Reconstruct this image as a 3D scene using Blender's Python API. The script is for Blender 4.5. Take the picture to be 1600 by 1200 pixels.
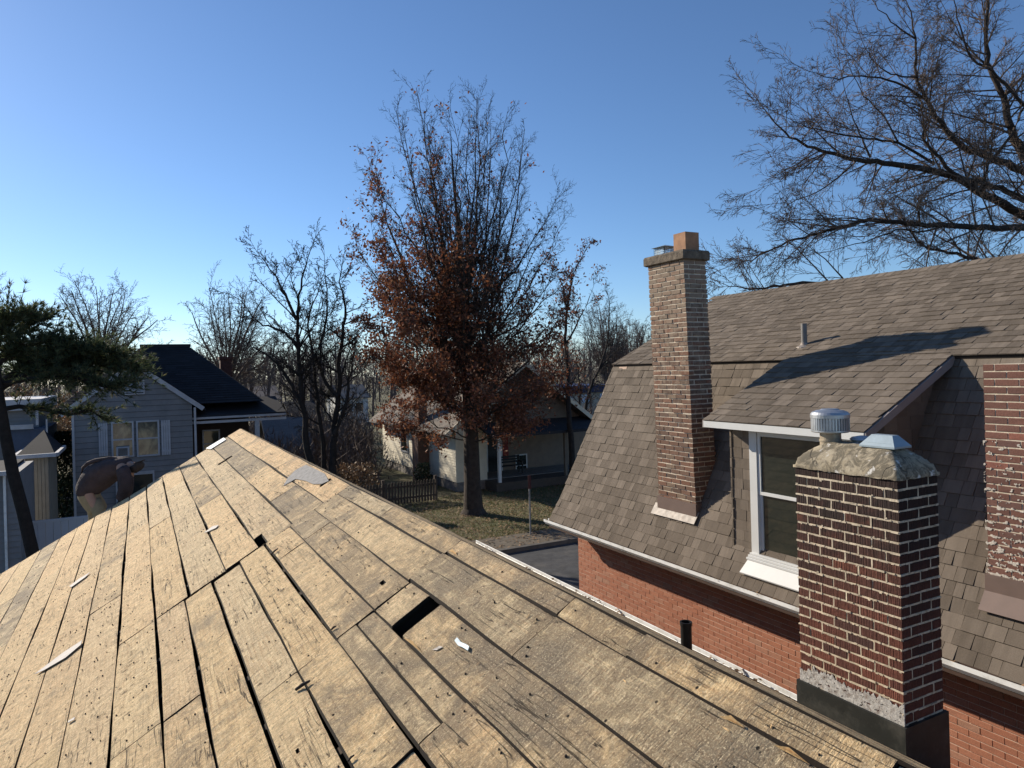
import bpy, math, random
from mathutils import Vector, Matrix, noise
random.seed(7)
for o in list(bpy.data.objects): bpy.data.objects.remove(o)
scene = bpy.context.scene

# ---------------------------------------------------------------- camera, sky, sun, exposure
H = 5.8                      # eye height above the yard
TH = math.radians(27.7)      # heading, clockwise from the ridge direction (+Y)
ROLL = math.atan(.027)
FPX, CX, CY = 1110., 800., 574.
SN, CS = math.sin(TH), math.cos(TH)
cam_d = bpy.data.cameras.new('camera'); cam = bpy.data.objects.new('camera', cam_d)
scene.collection.objects.link(cam); scene.camera = cam
fw = Vector((SN, CS, 0)); rt = Vector((CS, -SN, 0)); up = Vector((0, 0, 1))
cr = rt*math.cos(ROLL) - up*math.sin(ROLL); cu = up*math.cos(ROLL) + rt*math.sin(ROLL)
M = Matrix.Identity(4)
for i in range(3):
    M[i][0] = cr[i]; M[i][1] = cu[i]; M[i][2] = -fw[i]
M[2][3] = H
cam.matrix_world = M
cam_d.sensor_fit = 'HORIZONTAL'; cam_d.sensor_width = 36; cam_d.lens = FPX/1600*36
cam_d.shift_y = -26/1600.
cam_d.clip_start = .05; cam_d.clip_end = 3000

EL = math.radians(24.4)
SUN = Vector((-.42*math.cos(EL)/math.hypot(.42, .907), .907*math.cos(EL)/math.hypot(.42, .907), math.sin(EL)))
world = bpy.data.worlds.new('World'); scene.world = world; world.use_nodes = True
nt = world.node_tree; bg = nt.nodes['Background']
sky = nt.nodes.new('ShaderNodeTexSky'); sky.sky_type = 'NISHITA'; sky.sun_disc = False
sky.sun_elevation = EL; sky.sun_rotation = math.atan2(SUN.x, SUN.y)
sky.air_density = .85; sky.dust_density = .12; sky.ozone_density = 5.5; sky.altitude = 0
nt.links.new(sky.outputs[0], bg.inputs[0]); bg.inputs[1].default_value = .10
sl = bpy.data.lights.new('sun', 'SUN'); sl.energy = 5.0; sl.angle = math.radians(.53); sl.color = (1, .90, .75)
so = bpy.data.objects.new('sun', sl); scene.collection.objects.link(so)
so.rotation_euler = SUN.to_track_quat('Z', 'Y').to_euler()
scene.view_settings.view_transform = 'Standard'; scene.view_settings.look = 'None'
scene.view_settings.exposure = 0.46; scene.view_settings.gamma = 1; scene.view_settings.use_curve_mapping = False

# ---------------------------------------------------------------- placing helpers
def ray(px, py):
    dx, dy = px-CX, py-CY; n = 1+.027**2
    a = (dx-.027*dy)/n/FPX; b = (dy+.027*dx)/n/FPX
    return Vector((CS*a+SN, -SN*a+CS, -b))
def at(px, py, Z):
    r = ray(px, py)*Z; r.z += H; return r
def at_y(px, py, Y):
    r = ray(px, py); r = r*(Y/r.y); r.z += H; return r
def at_x(px, py, X):
    r = ray(px, py); r = r*(X/r.x); r.z += H; return r
def at_g(px, py, g=0.):
    r = ray(px, py); r = r*((g-H)/r.z); r.z += H; return r
def proj(p):
    q = Vector(p)-Vector((0, 0, H)); Z = q.dot(fw)
    if Z < .1: return None
    return (CX+FPX*q.dot(cr)/Z, CY-FPX*q.dot(cu)/Z, Z)

# ---------------------------------------------------------------- materials
def nmat(name):
    m = bpy.data.materials.new(name); m.use_nodes = True
    t = m.node_tree; b = t.nodes['Principled BSDF']
    return m, t, b
class NB:
    def __init__(s, t): s.t = t
    def n(s, ty, **k):
        x = s.t.nodes.new(ty)
        for a, v in k.items(): setattr(x, a, v)
        return x
    def l(s, a, b): s.t.links.new(a, b)
    def pos(s, sx=1, sy=1, sz=1, off=None):
        g = s.n('ShaderNodeNewGeometry'); m = s.n('ShaderNodeVectorMath', operation='MULTIPLY')
        s.l(g.outputs['Position'], m.inputs[0]); m.inputs[1].default_value = (sx, sy, sz)
        if off is None: return m.outputs[0]
        c = s.n('ShaderNodeCombineXYZ')
        for i in range(3): s.l(off, c.inputs[i])
        w = s.n('ShaderNodeVectorMath', operation='SCALE'); s.l(c.outputs[0], w.inputs[0]); w.inputs['Scale'].default_value = 37.
        a = s.n('ShaderNodeVectorMath', operation='ADD'); s.l(m.outputs[0], a.inputs[0]); s.l(w.outputs[0], a.inputs[1])
        return a.outputs[0]
    def noise(s, v, scale, detail=4, rough=.6, dist=0.):
        x = s.n('ShaderNodeTexNoise'); s.l(v, x.inputs['Vector']); x.inputs['Scale'].default_value = scale
        x.inputs['Detail'].default_value = detail; x.inputs['Roughness'].default_value = rough; x.inputs['Distortion'].default_value = dist
        return x.outputs['Fac']
    def mr(s, v, a, b, c=0., d=1.):
        x = s.n('ShaderNodeMapRange'); s.l(v, x.inputs[0])
        for i, q in enumerate((a, b, c, d)): x.inputs[i+1].default_value = q
        return x.outputs[0]
    def math(s, op, a, b=None):
        x = s.n('ShaderNodeMath', operation=op)
        for i, q in enumerate((a, b)):
            if q is None: continue
            if isinstance(q, (int, float)): x.inputs[i].default_value = q
            else: s.l(q, x.inputs[i])
        return x.outputs[0]
    def mix(s, f, a, b, mode='MIX'):
        x = s.n('ShaderNodeMix', data_type='RGBA', blend_type=mode)
        for i, q in ((0, f), (6, a), (7, b)):
            if isinstance(q, (int, float)): x.inputs[i].default_value = q
            elif isinstance(q, tuple): x.inputs[i].default_value = (*q, 1)
            else: s.l(q, x.inputs[i])
        return x.outputs[2]
    def rnd(s):
        """per-piece random: colour attribute 'rnd' plus the object's own random number"""
        a = s.n('ShaderNodeAttribute', attribute_name='rnd'); o = s.n('ShaderNodeObjectInfo')
        return s.math('FRACT', s.math('ADD', a.outputs['Fac'], o.outputs['Random']))
    def bump(s, b, h, st=.3, d=.01):
        x = s.n('ShaderNodeBump'); x.inputs['Strength'].default_value = st; x.inputs['Distance'].default_value = d
        s.l(h, x.inputs['Height']); s.l(x.outputs[0], b.inputs['Normal'])
    def ramp(s, f, stops):
        x = s.n('ShaderNodeValToRGB'); s.l(f, x.inputs[0]); e = x.color_ramp.elements
        while len(e) < len(stops): e.new(.5)
        for i, (p, c) in enumerate(stops): e[i].position = p; e[i].color = (*c, 1)
        return x.outputs[0]

def simple(name, col, rough=.7, var=.25, scale=6., bump=.2, bd=.004, metal=0., spec=.3, dirt=None, dscale=2., fine=60.):
    m, t, b = nmat(name); k = NB(t); v = k.pos()
    n1 = k.noise(v, scale, 6); n2 = k.noise(v, fine, 3)
    f = k.mr(n1, .3, .7, 1-var, 1+var*.6)
    r = k.rnd(); f = k.math('MULTIPLY', f, k.mr(r, 0, 1, 1-var*.35, 1+var*.35))
    c = k.mix(1., (1, 1, 1), col, 'MULTIPLY')
    x = k.n('ShaderNodeVectorMath', operation='SCALE'); k.l(c, x.inputs[0]); k.l(f, x.inputs['Scale'])
    c = x.outputs[0]
    if dirt: c = k.mix(k.mr(k.noise(v, dscale, 8, .7), .5, .68), c, dirt)
    k.l(c, b.inputs['Base Color']); b.inputs['Roughness'].default_value = rough; b.inputs['Metallic'].default_value = metal
    b.inputs['Specular IOR Level'].default_value = spec
    if bump: k.bump(b, n2, bump, bd)
    return m

def wood_mat():
    m, t, b = nmat('sheathing_wood'); k = NB(t)
    at_ = k.n('ShaderNodeAttribute', attribute_name='rnd'); sp = k.n('ShaderNodeSeparateColor'); k.l(at_.outputs['Color'], sp.inputs[0])
    rnd, stain, tint = sp.outputs[0], sp.outputs[1], sp.outputs[2]
    v0 = k.pos(off=rnd)
    uvn = k.n('ShaderNodeUVMap', uv_map='board'); sx = k.n('ShaderNodeSeparateXYZ'); k.l(uvn.outputs[0], sx.inputs[0])
    edge = k.math('MULTIPLY', k.math('ABSOLUTE', k.math('SUBTRACT', sx.outputs[0], .5)), 2.)
    endd = sx.outputs[1]                                            # metres to the nearest end of the board
    grain = k.noise(k.pos(60, 2.4, 30, off=rnd), 1., 7, .7, .5)
    fine = k.noise(k.pos(260, 14, 140, off=rnd), 1., 4, .7)
    micro = k.noise(v0, 170, 3, .8)
    wv = k.n('ShaderNodeTexWave', wave_type='RINGS', rings_direction='Y'); k.l(k.pos(1, .13, .6, off=rnd), wv.inputs['Vector'])
    wv.inputs['Scale'].default_value = 16; wv.inputs['Distortion'].default_value = 7; wv.inputs['Detail'].default_value = 3; wv.inputs['Detail Scale'].default_value = 1.1
    ring = k.math('MULTIPLY', k.mr(wv.outputs['Fac'], .6, 1), k.mr(k.noise(v0, 2.1, 3), .42, .62))
    across = k.noise(k.pos(6, 60, 6, off=rnd), 1., 6, .8, .8)      # scuffs and felt scratches left by the old roofing, across the board
    across2 = k.noise(k.pos(16, 150, 16, off=rnd), 1., 4, .75, .6)
    blot = k.noise(v0, 5.5, 9, .72, .9); blot2 = k.noise(v0, 2.1, 6, .65, .6); speck = k.noise(v0, 46, 5, .8); sp3 = k.noise(v0, 14, 6, .75, .3)
    base = k.ramp(rnd, [(0., (.50, .355, .19)), (.25, (.60, .44, .25)), (.5, (.45, .365, .25)), (.65, (.40, .335, .24)), (.8, (.58, .39, .21)), (1., (.46, .345, .21))])
    base = k.mix(k.mr(tint, 0, 1, 0, .8), base, (.56, .345, .185))
    c = k.mix(k.mr(grain, .38, .68, 0, .5), base, (.72, .55, .33))
    c = k.mix(k.mr(sp3, .47, .64, 0, .62), c, (.32, .235, .145))
    c = k.mix(k.mr(sp3, .5, .32, 0, .35), c, (.76, .60, .38))
    c = k.mix(k.mr(fine, .5, .72, 0, .5), c, (.33, .22, .125))
    c = k.mix(k.math('MULTIPLY', ring, .5), c, (.36, .21, .11))
    c = k.mix(k.mr(across, .52, .66, 0, .7), c, (.24, .175, .115))
    c = k.mix(k.mr(across2, .54, .66, 0, .72), c, (.20, .14, .09))
    c = k.mix(k.mr(across2, .45, .34, 0, .6), c, (.82, .70, .50))
    st = k.math('ADD', k.mr(stain, 0, 1, -.15, .125), blot)
    st2 = k.math('ADD', k.mr(stain, 0, 1, -.13, .10), blot2)
    c = k.mix(k.mr(st, .475, .60, 0, .72), c, (.17, .13, .09))
    c = k.mix(k.mr(st2, .53, .64, 0, .66), c, (.13, .11, .09))
    ed = k.math('ADD', k.mr(edge, .55, 1., 0, .34), k.mr(endd, .0, .12, .3, 0.))
    ed = k.math('ADD', ed, k.mr(stain, 0, 1, -.12, .14))
    ed = k.math('ADD', ed, k.mr(k.noise(v0, 12, 5, .7), .3, .7, -.3, .3))
    c = k.mix(k.mr(ed, .25, .65, 0, .6), c, (.16, .12, .085))
    c = k.mix(k.mr(speck, .54, .64, 0, .7), c, (.15, .105, .07))
    c = k.mix(k.mr(micro, .54, .68, 0, .6), c, (.22, .15, .09)); c = k.mix(k.mr(micro, .46, .34, 0, .5), c, (.82, .68, .48))
    pale = k.math('MULTIPLY', k.mr(k.noise(k.pos(30, 7, 20, off=rnd), 1., 6, .75), .58, .68), k.mr(blot2, .4, .6, 1, 0))
    c = k.mix(k.math('MULTIPLY', pale, .65), c, (.82, .66, .42))
    vo = k.n('ShaderNodeTexVoronoi'); k.l(v0, vo.inputs['Vector']); vo.inputs['Scale'].default_value = 15
    hole = k.math('MULTIPLY', k.mr(vo.outputs['Distance'], .05, .08, 1, 0), k.mr(k.noise(v0, 2.6, 3), .42, .5))
    vo2 = k.n('ShaderNodeTexVoronoi'); k.l(v0, vo2.inputs['Vector']); vo2.inputs['Scale'].default_value = 33
    hole2 = k.math('MULTIPLY', k.mr(vo2.outputs['Distance'], .06, .13, 1, 0), k.mr(k.noise(v0, 4.1, 3), .5, .56))
    hl = k.math('MAXIMUM', hole, k.math('MULTIPLY', hole2, .85))
    c = k.mix(hl, c, (.025, .018, .013))
    crk = k.noise(k.pos(30, 1.1, 20, off=rnd), 1., 3, .5, .3)
    cr_ = k.mr(k.math('ABSOLUTE', k.math('SUBTRACT', crk, .5)), 0., .009, 1, 0)
    cr_ = k.math('MULTIPLY', cr_, k.mr(k.noise(v0, 1.9, 2), .5, .56))
    c = k.mix(k.math('MULTIPLY', cr_, .9), c, (.05, .035, .025))
    c = k.mix(1., c, (1.40, 1.38, 1.27), 'MULTIPLY')
    k.l(c, b.inputs['Base Color']); b.inputs['Roughness'].default_value = .82; b.inputs['Specular IOR Level'].default_value = .2
    h = k.math('ADD', k.math('MULTIPLY', grain, .9), k.math('MULTIPLY', across, .9))
    h = k.math('ADD', h, k.math('MULTIPLY', fine, .35)); h = k.math('ADD', h, k.math('MULTIPLY', speck, .5))
    h = k.math('ADD', h, k.math('MULTIPLY', across2, .7)); h = k.math('ADD', h, k.math('MULTIPLY', micro, .5))
    h = k.math('SUBTRACT', h, k.math('MULTIPLY', hl, 1.2)); h = k.math('SUBTRACT', h, cr_)
    k.bump(b, h, 1., .011)
    return m

def shingle_mat(name, lo, hi, bl=.5):
    m, t, b = nmat(name); k = NB(t); r = k.rnd()
    c = k.ramp(r, [(0, lo), (.3, tuple(x*1.15 for x in lo)), (.55, tuple((x+y)/2 for x, y in zip(lo, hi))), (.8, hi), (1, tuple(x*.9 for x in lo))])
    v = k.pos()
    gr = k.noise(v, 420, 2, .8); st = k.noise(k.pos(1.5, 14, 1.5), 1., 4); big = k.noise(v, .9, 4)
    c = k.mix(k.mr(gr, .35, .75, 0, .55), c, tuple(x*1.9 for x in hi)); c = k.mix(k.mr(gr, .5, .2, 0, .6), c, tuple(x*.3 for x in lo))
    c = k.mix(k.mr(st, .35, .7, 0, .35), c, tuple(x*.55 for x in lo)); c = k.mix(k.mr(big, .4, .7, 0, .3), c, tuple(x*1.35 for x in hi))
    k.l(c, b.inputs['Base Color']); b.inputs['Roughness'].default_value = .93; b.inputs['Specular IOR Level'].default_value = .15
    k.bump(b, gr, .5, .003); return m

def brick_mat(name, stops, streak=0., soot=None, white=None, rough=.85):
    m, t, b = nmat(name); k = NB(t); r = k.rnd(); c = k.ramp(r, stops); v = k.pos(); cool = k.noise(v, 90, 5, .7)
    mid = k.noise(v, 11, 5, .65)
    c = k.mix(k.mr(cool, .4, .7, 0, .5), c, tuple(x*.35 for x in stops[0][1])); c = k.mix(k.mr(mid, .5, .75, 0, .4), c, tuple(x*.5 for x in stops[-1][1]))
    g = k.n('ShaderNodeNewGeometry'); z = k.n('ShaderNodeSeparateXYZ'); k.l(g.outputs['Position'], z.inputs[0])
    if soot:
        f = k.math('ADD', k.mr(z.outputs[2], soot[0], soot[1], 0, 1), k.mr(mid, .3, .7, -.25, .25))
        c = k.mix(k.mr(f, .15, .95, 0, .86), c, (.022, .018, .017))
    if white:
        f = k.math('ADD', k.mr(z.outputs[2], white[0], white[1], 0, 1), k.mr(k.noise(v, 9, 7, .75), .3, .7, -.55, .55))
        c = k.mix(k.mr(f, .35, .75, 0, white[2]), c, white[3])
    k.l(c, b.inputs['Base Color']); b.inputs['Roughness'].default_value = rough; b.inputs['Specular IOR Level'].default_value = .2
    h = cool
    if streak:
        s1 = k.noise(k.pos(150, 150, 3), 1., 2, .5); h = k.math('ADD', cool, k.math('MULTIPLY', s1, 3.))
        k.bump(b, h, 1., streak)
    else: k.bump(b, h, .5, .004)
    return m

MW = wood_mat()
MWedge = simple('dark_board_edge', (.020, .014, .010), .95, .4, 12, .4)  # near-black sides of the boards, seen down in the gaps
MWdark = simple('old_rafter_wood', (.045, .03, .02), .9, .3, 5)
MSH = shingle_mat('asphalt_shingle_brown', (.074, .059, .045), (.188, .154, .122))
MUnder = simple('roof_underlay', (.03, .024, .02), .95, .2, 5, .2)
MSHd = shingle_mat('asphalt_shingle_dark', (.020, .020, .022), (.038, .038, .042))
MSHg = shingle_mat('asphalt_shingle_grey', (.10, .10, .10), (.17, .165, .16))
MB_near = brick_mat('dark_rug_brick', [(0, (.155, .056, .040)), (.35, (.10, .042, .034)), (.6, (.18, .066, .046)), (.85, (.12, .052, .042)), (.95, (.07, .038, .034)), (1, (.30, .10, .062))], .006, soot=(H-2.15, H-.95))
MB_mid = brick_mat('washed_chimney_brick', [(0, (.20, .095, .060)), (.3, (.15, .10, .075)), (.6, (.26, .13, .085)), (.85, (.12, .08, .06)), (1, (.24, .17, .12))], 0, white=(H-2.0, H+2.2, .42, (.38, .31, .23)))
MB_right = brick_mat('brown_chimney_brick', [(0, (.15, .078, .062)), (.4, (.18, .088, .066)), (.8, (.21, .10, .075)), (.93, (.15, .085, .07)), (1, (.30, .12, .085))], 0)
MB_wall = brick_mat('orange_wall_brick', [(0, (.38, .155, .095)), (.5, (.42, .175, .105)), (.85, (.45, .20, .125)), (1, (.40, .22, .15))], 0)
MMort = simple('pale_mortar', (.54, .46, .345), .95, .35, 14, .6, .004)
MMortG = simple('grey_mortar', (.58, .49, .37), .95, .35, 14, .6, .004)
MMortM = simple('cream_mortar', (.62, .53, .41), .95, .3, 14, .6, .004)
MMortW = simple('smeared_white_mortar', (.60, .54, .46), .95, .25, 18, .6, .004)
MMortO = simple('wall_mortar', (.52, .38, .29), .95, .2, 14, .3, .003)
MCrown = simple('weathered_mortar_crown', (.52, .42, .29), .95, .6, 11, .8, .006, dirt=(.13, .105, .08), dscale=6)
def crown_mat():
    m, t, b = nmat('weathered_mortar_crown'); k = NB(t); v = k.pos()
    c = k.mix(k.mr(k.noise(v, 13, 7, .7), .35, .65), (.30, .245, .16), (.42, .365, .27)); c = k.mix(k.mr(k.noise(v, 60, 4, .8), .45, .7, 0, .6), c, (.26, .20, .13))
    c = k.mix(k.mr(k.noise(v, 7.5, 8, .78, 1.2), .43, .54, 0, .9), c, (.10, .085, .06)); c = k.mix(k.mr(k.noise(v, 9, 5, .6), .6, .66, 0, .8), c, (.72, .70, .66))
    vo = k.n('ShaderNodeTexVoronoi', feature='DISTANCE_TO_EDGE'); vn = k.n('ShaderNodeVectorMath', operation='ADD'); nn_ = k.n('ShaderNodeTexNoise'); k.l(v, nn_.inputs['Vector']); nn_.inputs['Scale'].default_value = 9
    sc_ = k.n('ShaderNodeVectorMath', operation='SCALE'); k.l(nn_.outputs['Color'], sc_.inputs[0]); sc_.inputs['Scale'].default_value = .12; k.l(v, vn.inputs[0]); k.l(sc_.outputs[0], vn.inputs[1]); k.l(vn.outputs[0], vo.inputs['Vector']); vo.inputs['Scale'].default_value = 4.2
    cr = k.math('MULTIPLY', k.mr(vo.outputs['Distance'], .004, .018, 1, 0), k.mr(k.noise(v, 4.2, 2), .47, .55)); c = k.mix(k.math('MULTIPLY', cr, .8), c, (.06, .05, .035))
    k.l(c, b.inputs['Base Color']); b.inputs['Roughness'].default_value = .95; k.bump(b, k.math('SUBTRACT', k.noise(v, 45, 5, .7), k.math('MULTIPLY', cr, 1.5)), .6, .004); return m
MCrown = crown_mat()
MConc = simple('concrete_slab', (.15, .12, .09), .95, .5, 12, 1., .01)
MClay = simple('clay_flue_tile', (.36, .19, .105), .8, .3, 8, .3)
MWhite = simple('white_painted_metal', (.80, .80, .78), .45, .08, 4, .05, .002, dirt=(.55, .54, .50), dscale=5)
MTrim = simple('white_window_vinyl', (.62, .62, .60), .4, .06, 3, .02)
MGutDirt = simple('gutter_leaf_litter', (.10, .07, .045), .95, .6, 30, .8)
MBrownM = simple('brown_metal_flashing', (.17, .12, .10), .5, .12, 5, .08, .003, metal=.1)
MAlu = simple('bare_aluminium_flashing', (.36, .32, .28), .6, .35, 12, .3, .004, metal=.1, dirt=(.16, .12, .10), dscale=9)
MGalv = simple('galvanised_steel', (.52, .54, .56), .38, .18, 14, .1, .003, metal=.75)
MGalvB = simple('painted_grey_vent_cap', (.33, .40, .44), .45, .12, 12, .1, .003, metal=.35)
MBlack = simple('black_flashing', (.018, .020, .019), .5, .3, 6, .15, dirt=(.05, .05, .045), dscale=5)
MPipe = simple('black_plastic_pipe', (.012, .012, .013), .45, .2, 8, .1)
MLead = simple('grey_vent_pipe', (.20, .19, .18), .6, .2, 12, .2)
MPatch = simple('dried_white_mortar_smear', (.48, .47, .45), .95, .35, 40, .9, .003, dirt=(.17, .13, .11), dscale=22)
MSoff = simple('brown_soffit_paint', (.06, .035, .025), .7, .2, 4, .1)
MGray = simple('blue_grey_siding', (.225, .222, .225), .75, .14, 2.5, .15)
MGrayTrim = simple('grey_white_trim', (.46, .46, .48), .6, .12, 4, .1)
MTan = simple('tan_siding', (.30, .27, .215), .8, .14, 3, .15)
MCream = simple('cream_siding', (.64, .58, .45), .7, .1, 3, .1)
MStone = simple('foundation_block', (.22, .20, .18), .9, .3, 5, .4)
MAsph = simple('street_asphalt', (.055, .056, .06), .9, .4, 3, .6, .01, dirt=(.10, .095, .09), dscale=1.2, fine=90)
MSide = simple('pale_concrete_walk', (.15, .125, .095), .9, .3, 3, .3, .006, dirt=(.13, .11, .08), dscale=1.6)
MCurb = simple('kerb_concrete', (.12, .11, .10), .9, .3, 3, .3)
MBark = simple('oak_bark', (.058, .044, .036), .95, .4, 7, 1., .03)
MBarkD = simple('dark_bark', (.034, .028, .025), .95, .4, 7, 1., .03)
MTwig = simple('bare_twig_bark', (.135, .10, .08), .95, .3, 4, .2)
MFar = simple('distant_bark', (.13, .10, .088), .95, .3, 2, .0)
MPicket = simple('weathered_picket', (.085, .065, .05), .9, .35, 8, .4)
MVinyl = simple('grey_white_vinyl', (.50, .52, .55), .5, .06, 2, .05)
MShard = simple('pale_wood_splinter', (.58, .53, .47), .8, .15, 30, .4)
MFresh = simple('fresh_torn_wood', (.70, .46, .22), .8, .25, 40, .6)
MStick = simple('dark_stick', (.045, .034, .028), .9, .3, 30, .4)
MTar = simple('dry_felt_scrap', (.27, .26, .25), .9, .3, 30, .6)
MJacket = simple('dark_work_jacket', (.062, .046, .048), .9, .35, 7, .8, .02, fine=26)
MPants = simple('tan_work_trousers', (.34, .26, .15), .9, .2, 9, .5, .01)
MSkin = simple('skin', (.40, .24, .17), .6, .1, 6, .1)
MCap = simple('dark_knit_cap', (.05, .04, .035), .9, .2, 60, .4)
MRed = simple('red_shutter_paint', (.22, .03, .025), .6, .15, 4, .1)
MIron = simple('black_bench_paint', (.02, .02, .022), .5, .2, 4, .1)
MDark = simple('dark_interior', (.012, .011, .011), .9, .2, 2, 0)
MSign = simple('sign_back_metal', (.25, .25, .25), .5, .1, 5, .05, metal=.5)
MSignR = simple('dark_red_sign', (.05, .012, .012), .5, .1, 5, .05)
MBlueRoof = simple('navy_roof_band', (.02, .03, .09), .6, .2, .5, 0)
MBlueW = simple('pale_blue_panel', (.45, .55, .68), .5, .1, .5, 0)
MBeige = simple('beige_wall', (.42, .38, .32), .8, .15, .8, .1)
def glass_mat(name, col, rough=.05, curtain=None):
    m, t, b = nmat(name); k = NB(t)
    b.inputs['Roughness'].default_value = rough; b.inputs['Specular IOR Level'].default_value = .9
    if curtain:
        k.l(k.mix(k.mr(k.noise(k.pos(1, 1, .6), 2.3, 3, .6, 1.), .42, .6), col, curtain), b.inputs['Base Color'])
    else: b.inputs['Base Color'].default_value = (*col, 1)
    k.bump(b, k.noise(k.pos(), 1.4, 2), .05, .02)
    return m
MGlass = glass_mat('window_glass', (.018, .022, .018), .04)
MGlassC = glass_mat('window_glass_with_blind', (.10, .095, .08), .08, (.30, .26, .17))
def leaf_mat(name, stops, tr=.35):
    m, t, b = nmat(name); k = NB(t); c = k.ramp(k.rnd(), stops)
    k.l(c, b.inputs['Base Color']); b.inputs['Roughness'].default_value = .7
    x = k.n('ShaderNodeBsdfTranslucent'); k.l(c, x.inputs[0]); mx = k.n('ShaderNodeMixShader'); mx.inputs[0].default_value = tr
    k.l(b.outputs[0], mx.inputs[1]); k.l(x.outputs[0], mx.inputs[2]); k.l(mx.outputs[0], t.nodes['Material Output'].inputs[0])
    return m
MLeafR = leaf_mat('rust_oak_leaf', [(0, (.11, .04, .025)), (.35, (.20, .07, .035)), (.6, (.13, .06, .04)), (.8, (.30, .12, .05)), (1, (.16, .085, .05))])
MLeafB = leaf_mat('brown_litter_leaf', [(0, (.20, .12, .06)), (.5, (.28, .17, .08)), (1, (.15, .08, .04))], .1)
MNeedle = leaf_mat('pine_needle', [(0, (.045, .065, .034)), (.5, (.07, .095, .045)), (.85, (.11, .125, .055)), (1, (.18, .14, .07))], .45)
MShrub = leaf_mat('evergreen_shrub_leaf', [(0, (.02, .035, .018)), (1, (.045, .065, .03))], .2)
MGrassB = leaf_mat('grass_blade', [(0, (.07, .085, .02)), (.5, (.12, .125, .04)), (1, (.20, .16, .07))], .3)
def ground_mat():
    m, t, b = nmat('winter_lawn'); k = NB(t); v = k.pos()
    a = k.noise(v, .35, 8, .7); f = k.noise(v, 9, 6, .8)
    c = k.mix(k.mr(a, .38, .62), (.11, .115, .04), (.19, .15, .075)); c = k.mix(k.mr(f, .42, .65, 0, .75), c, (.045, .045, .02))
    c = k.mix(k.mr(k.noise(v, 30, 3, .8), .6, .75, 0, .8), c, (.22, .15, .08))
    k.l(c, b.inputs['Base Color']); b.inputs['Roughness'].default_value = .95; k.bump(b, f, .8, .05); return m
MGround = ground_mat()

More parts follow.
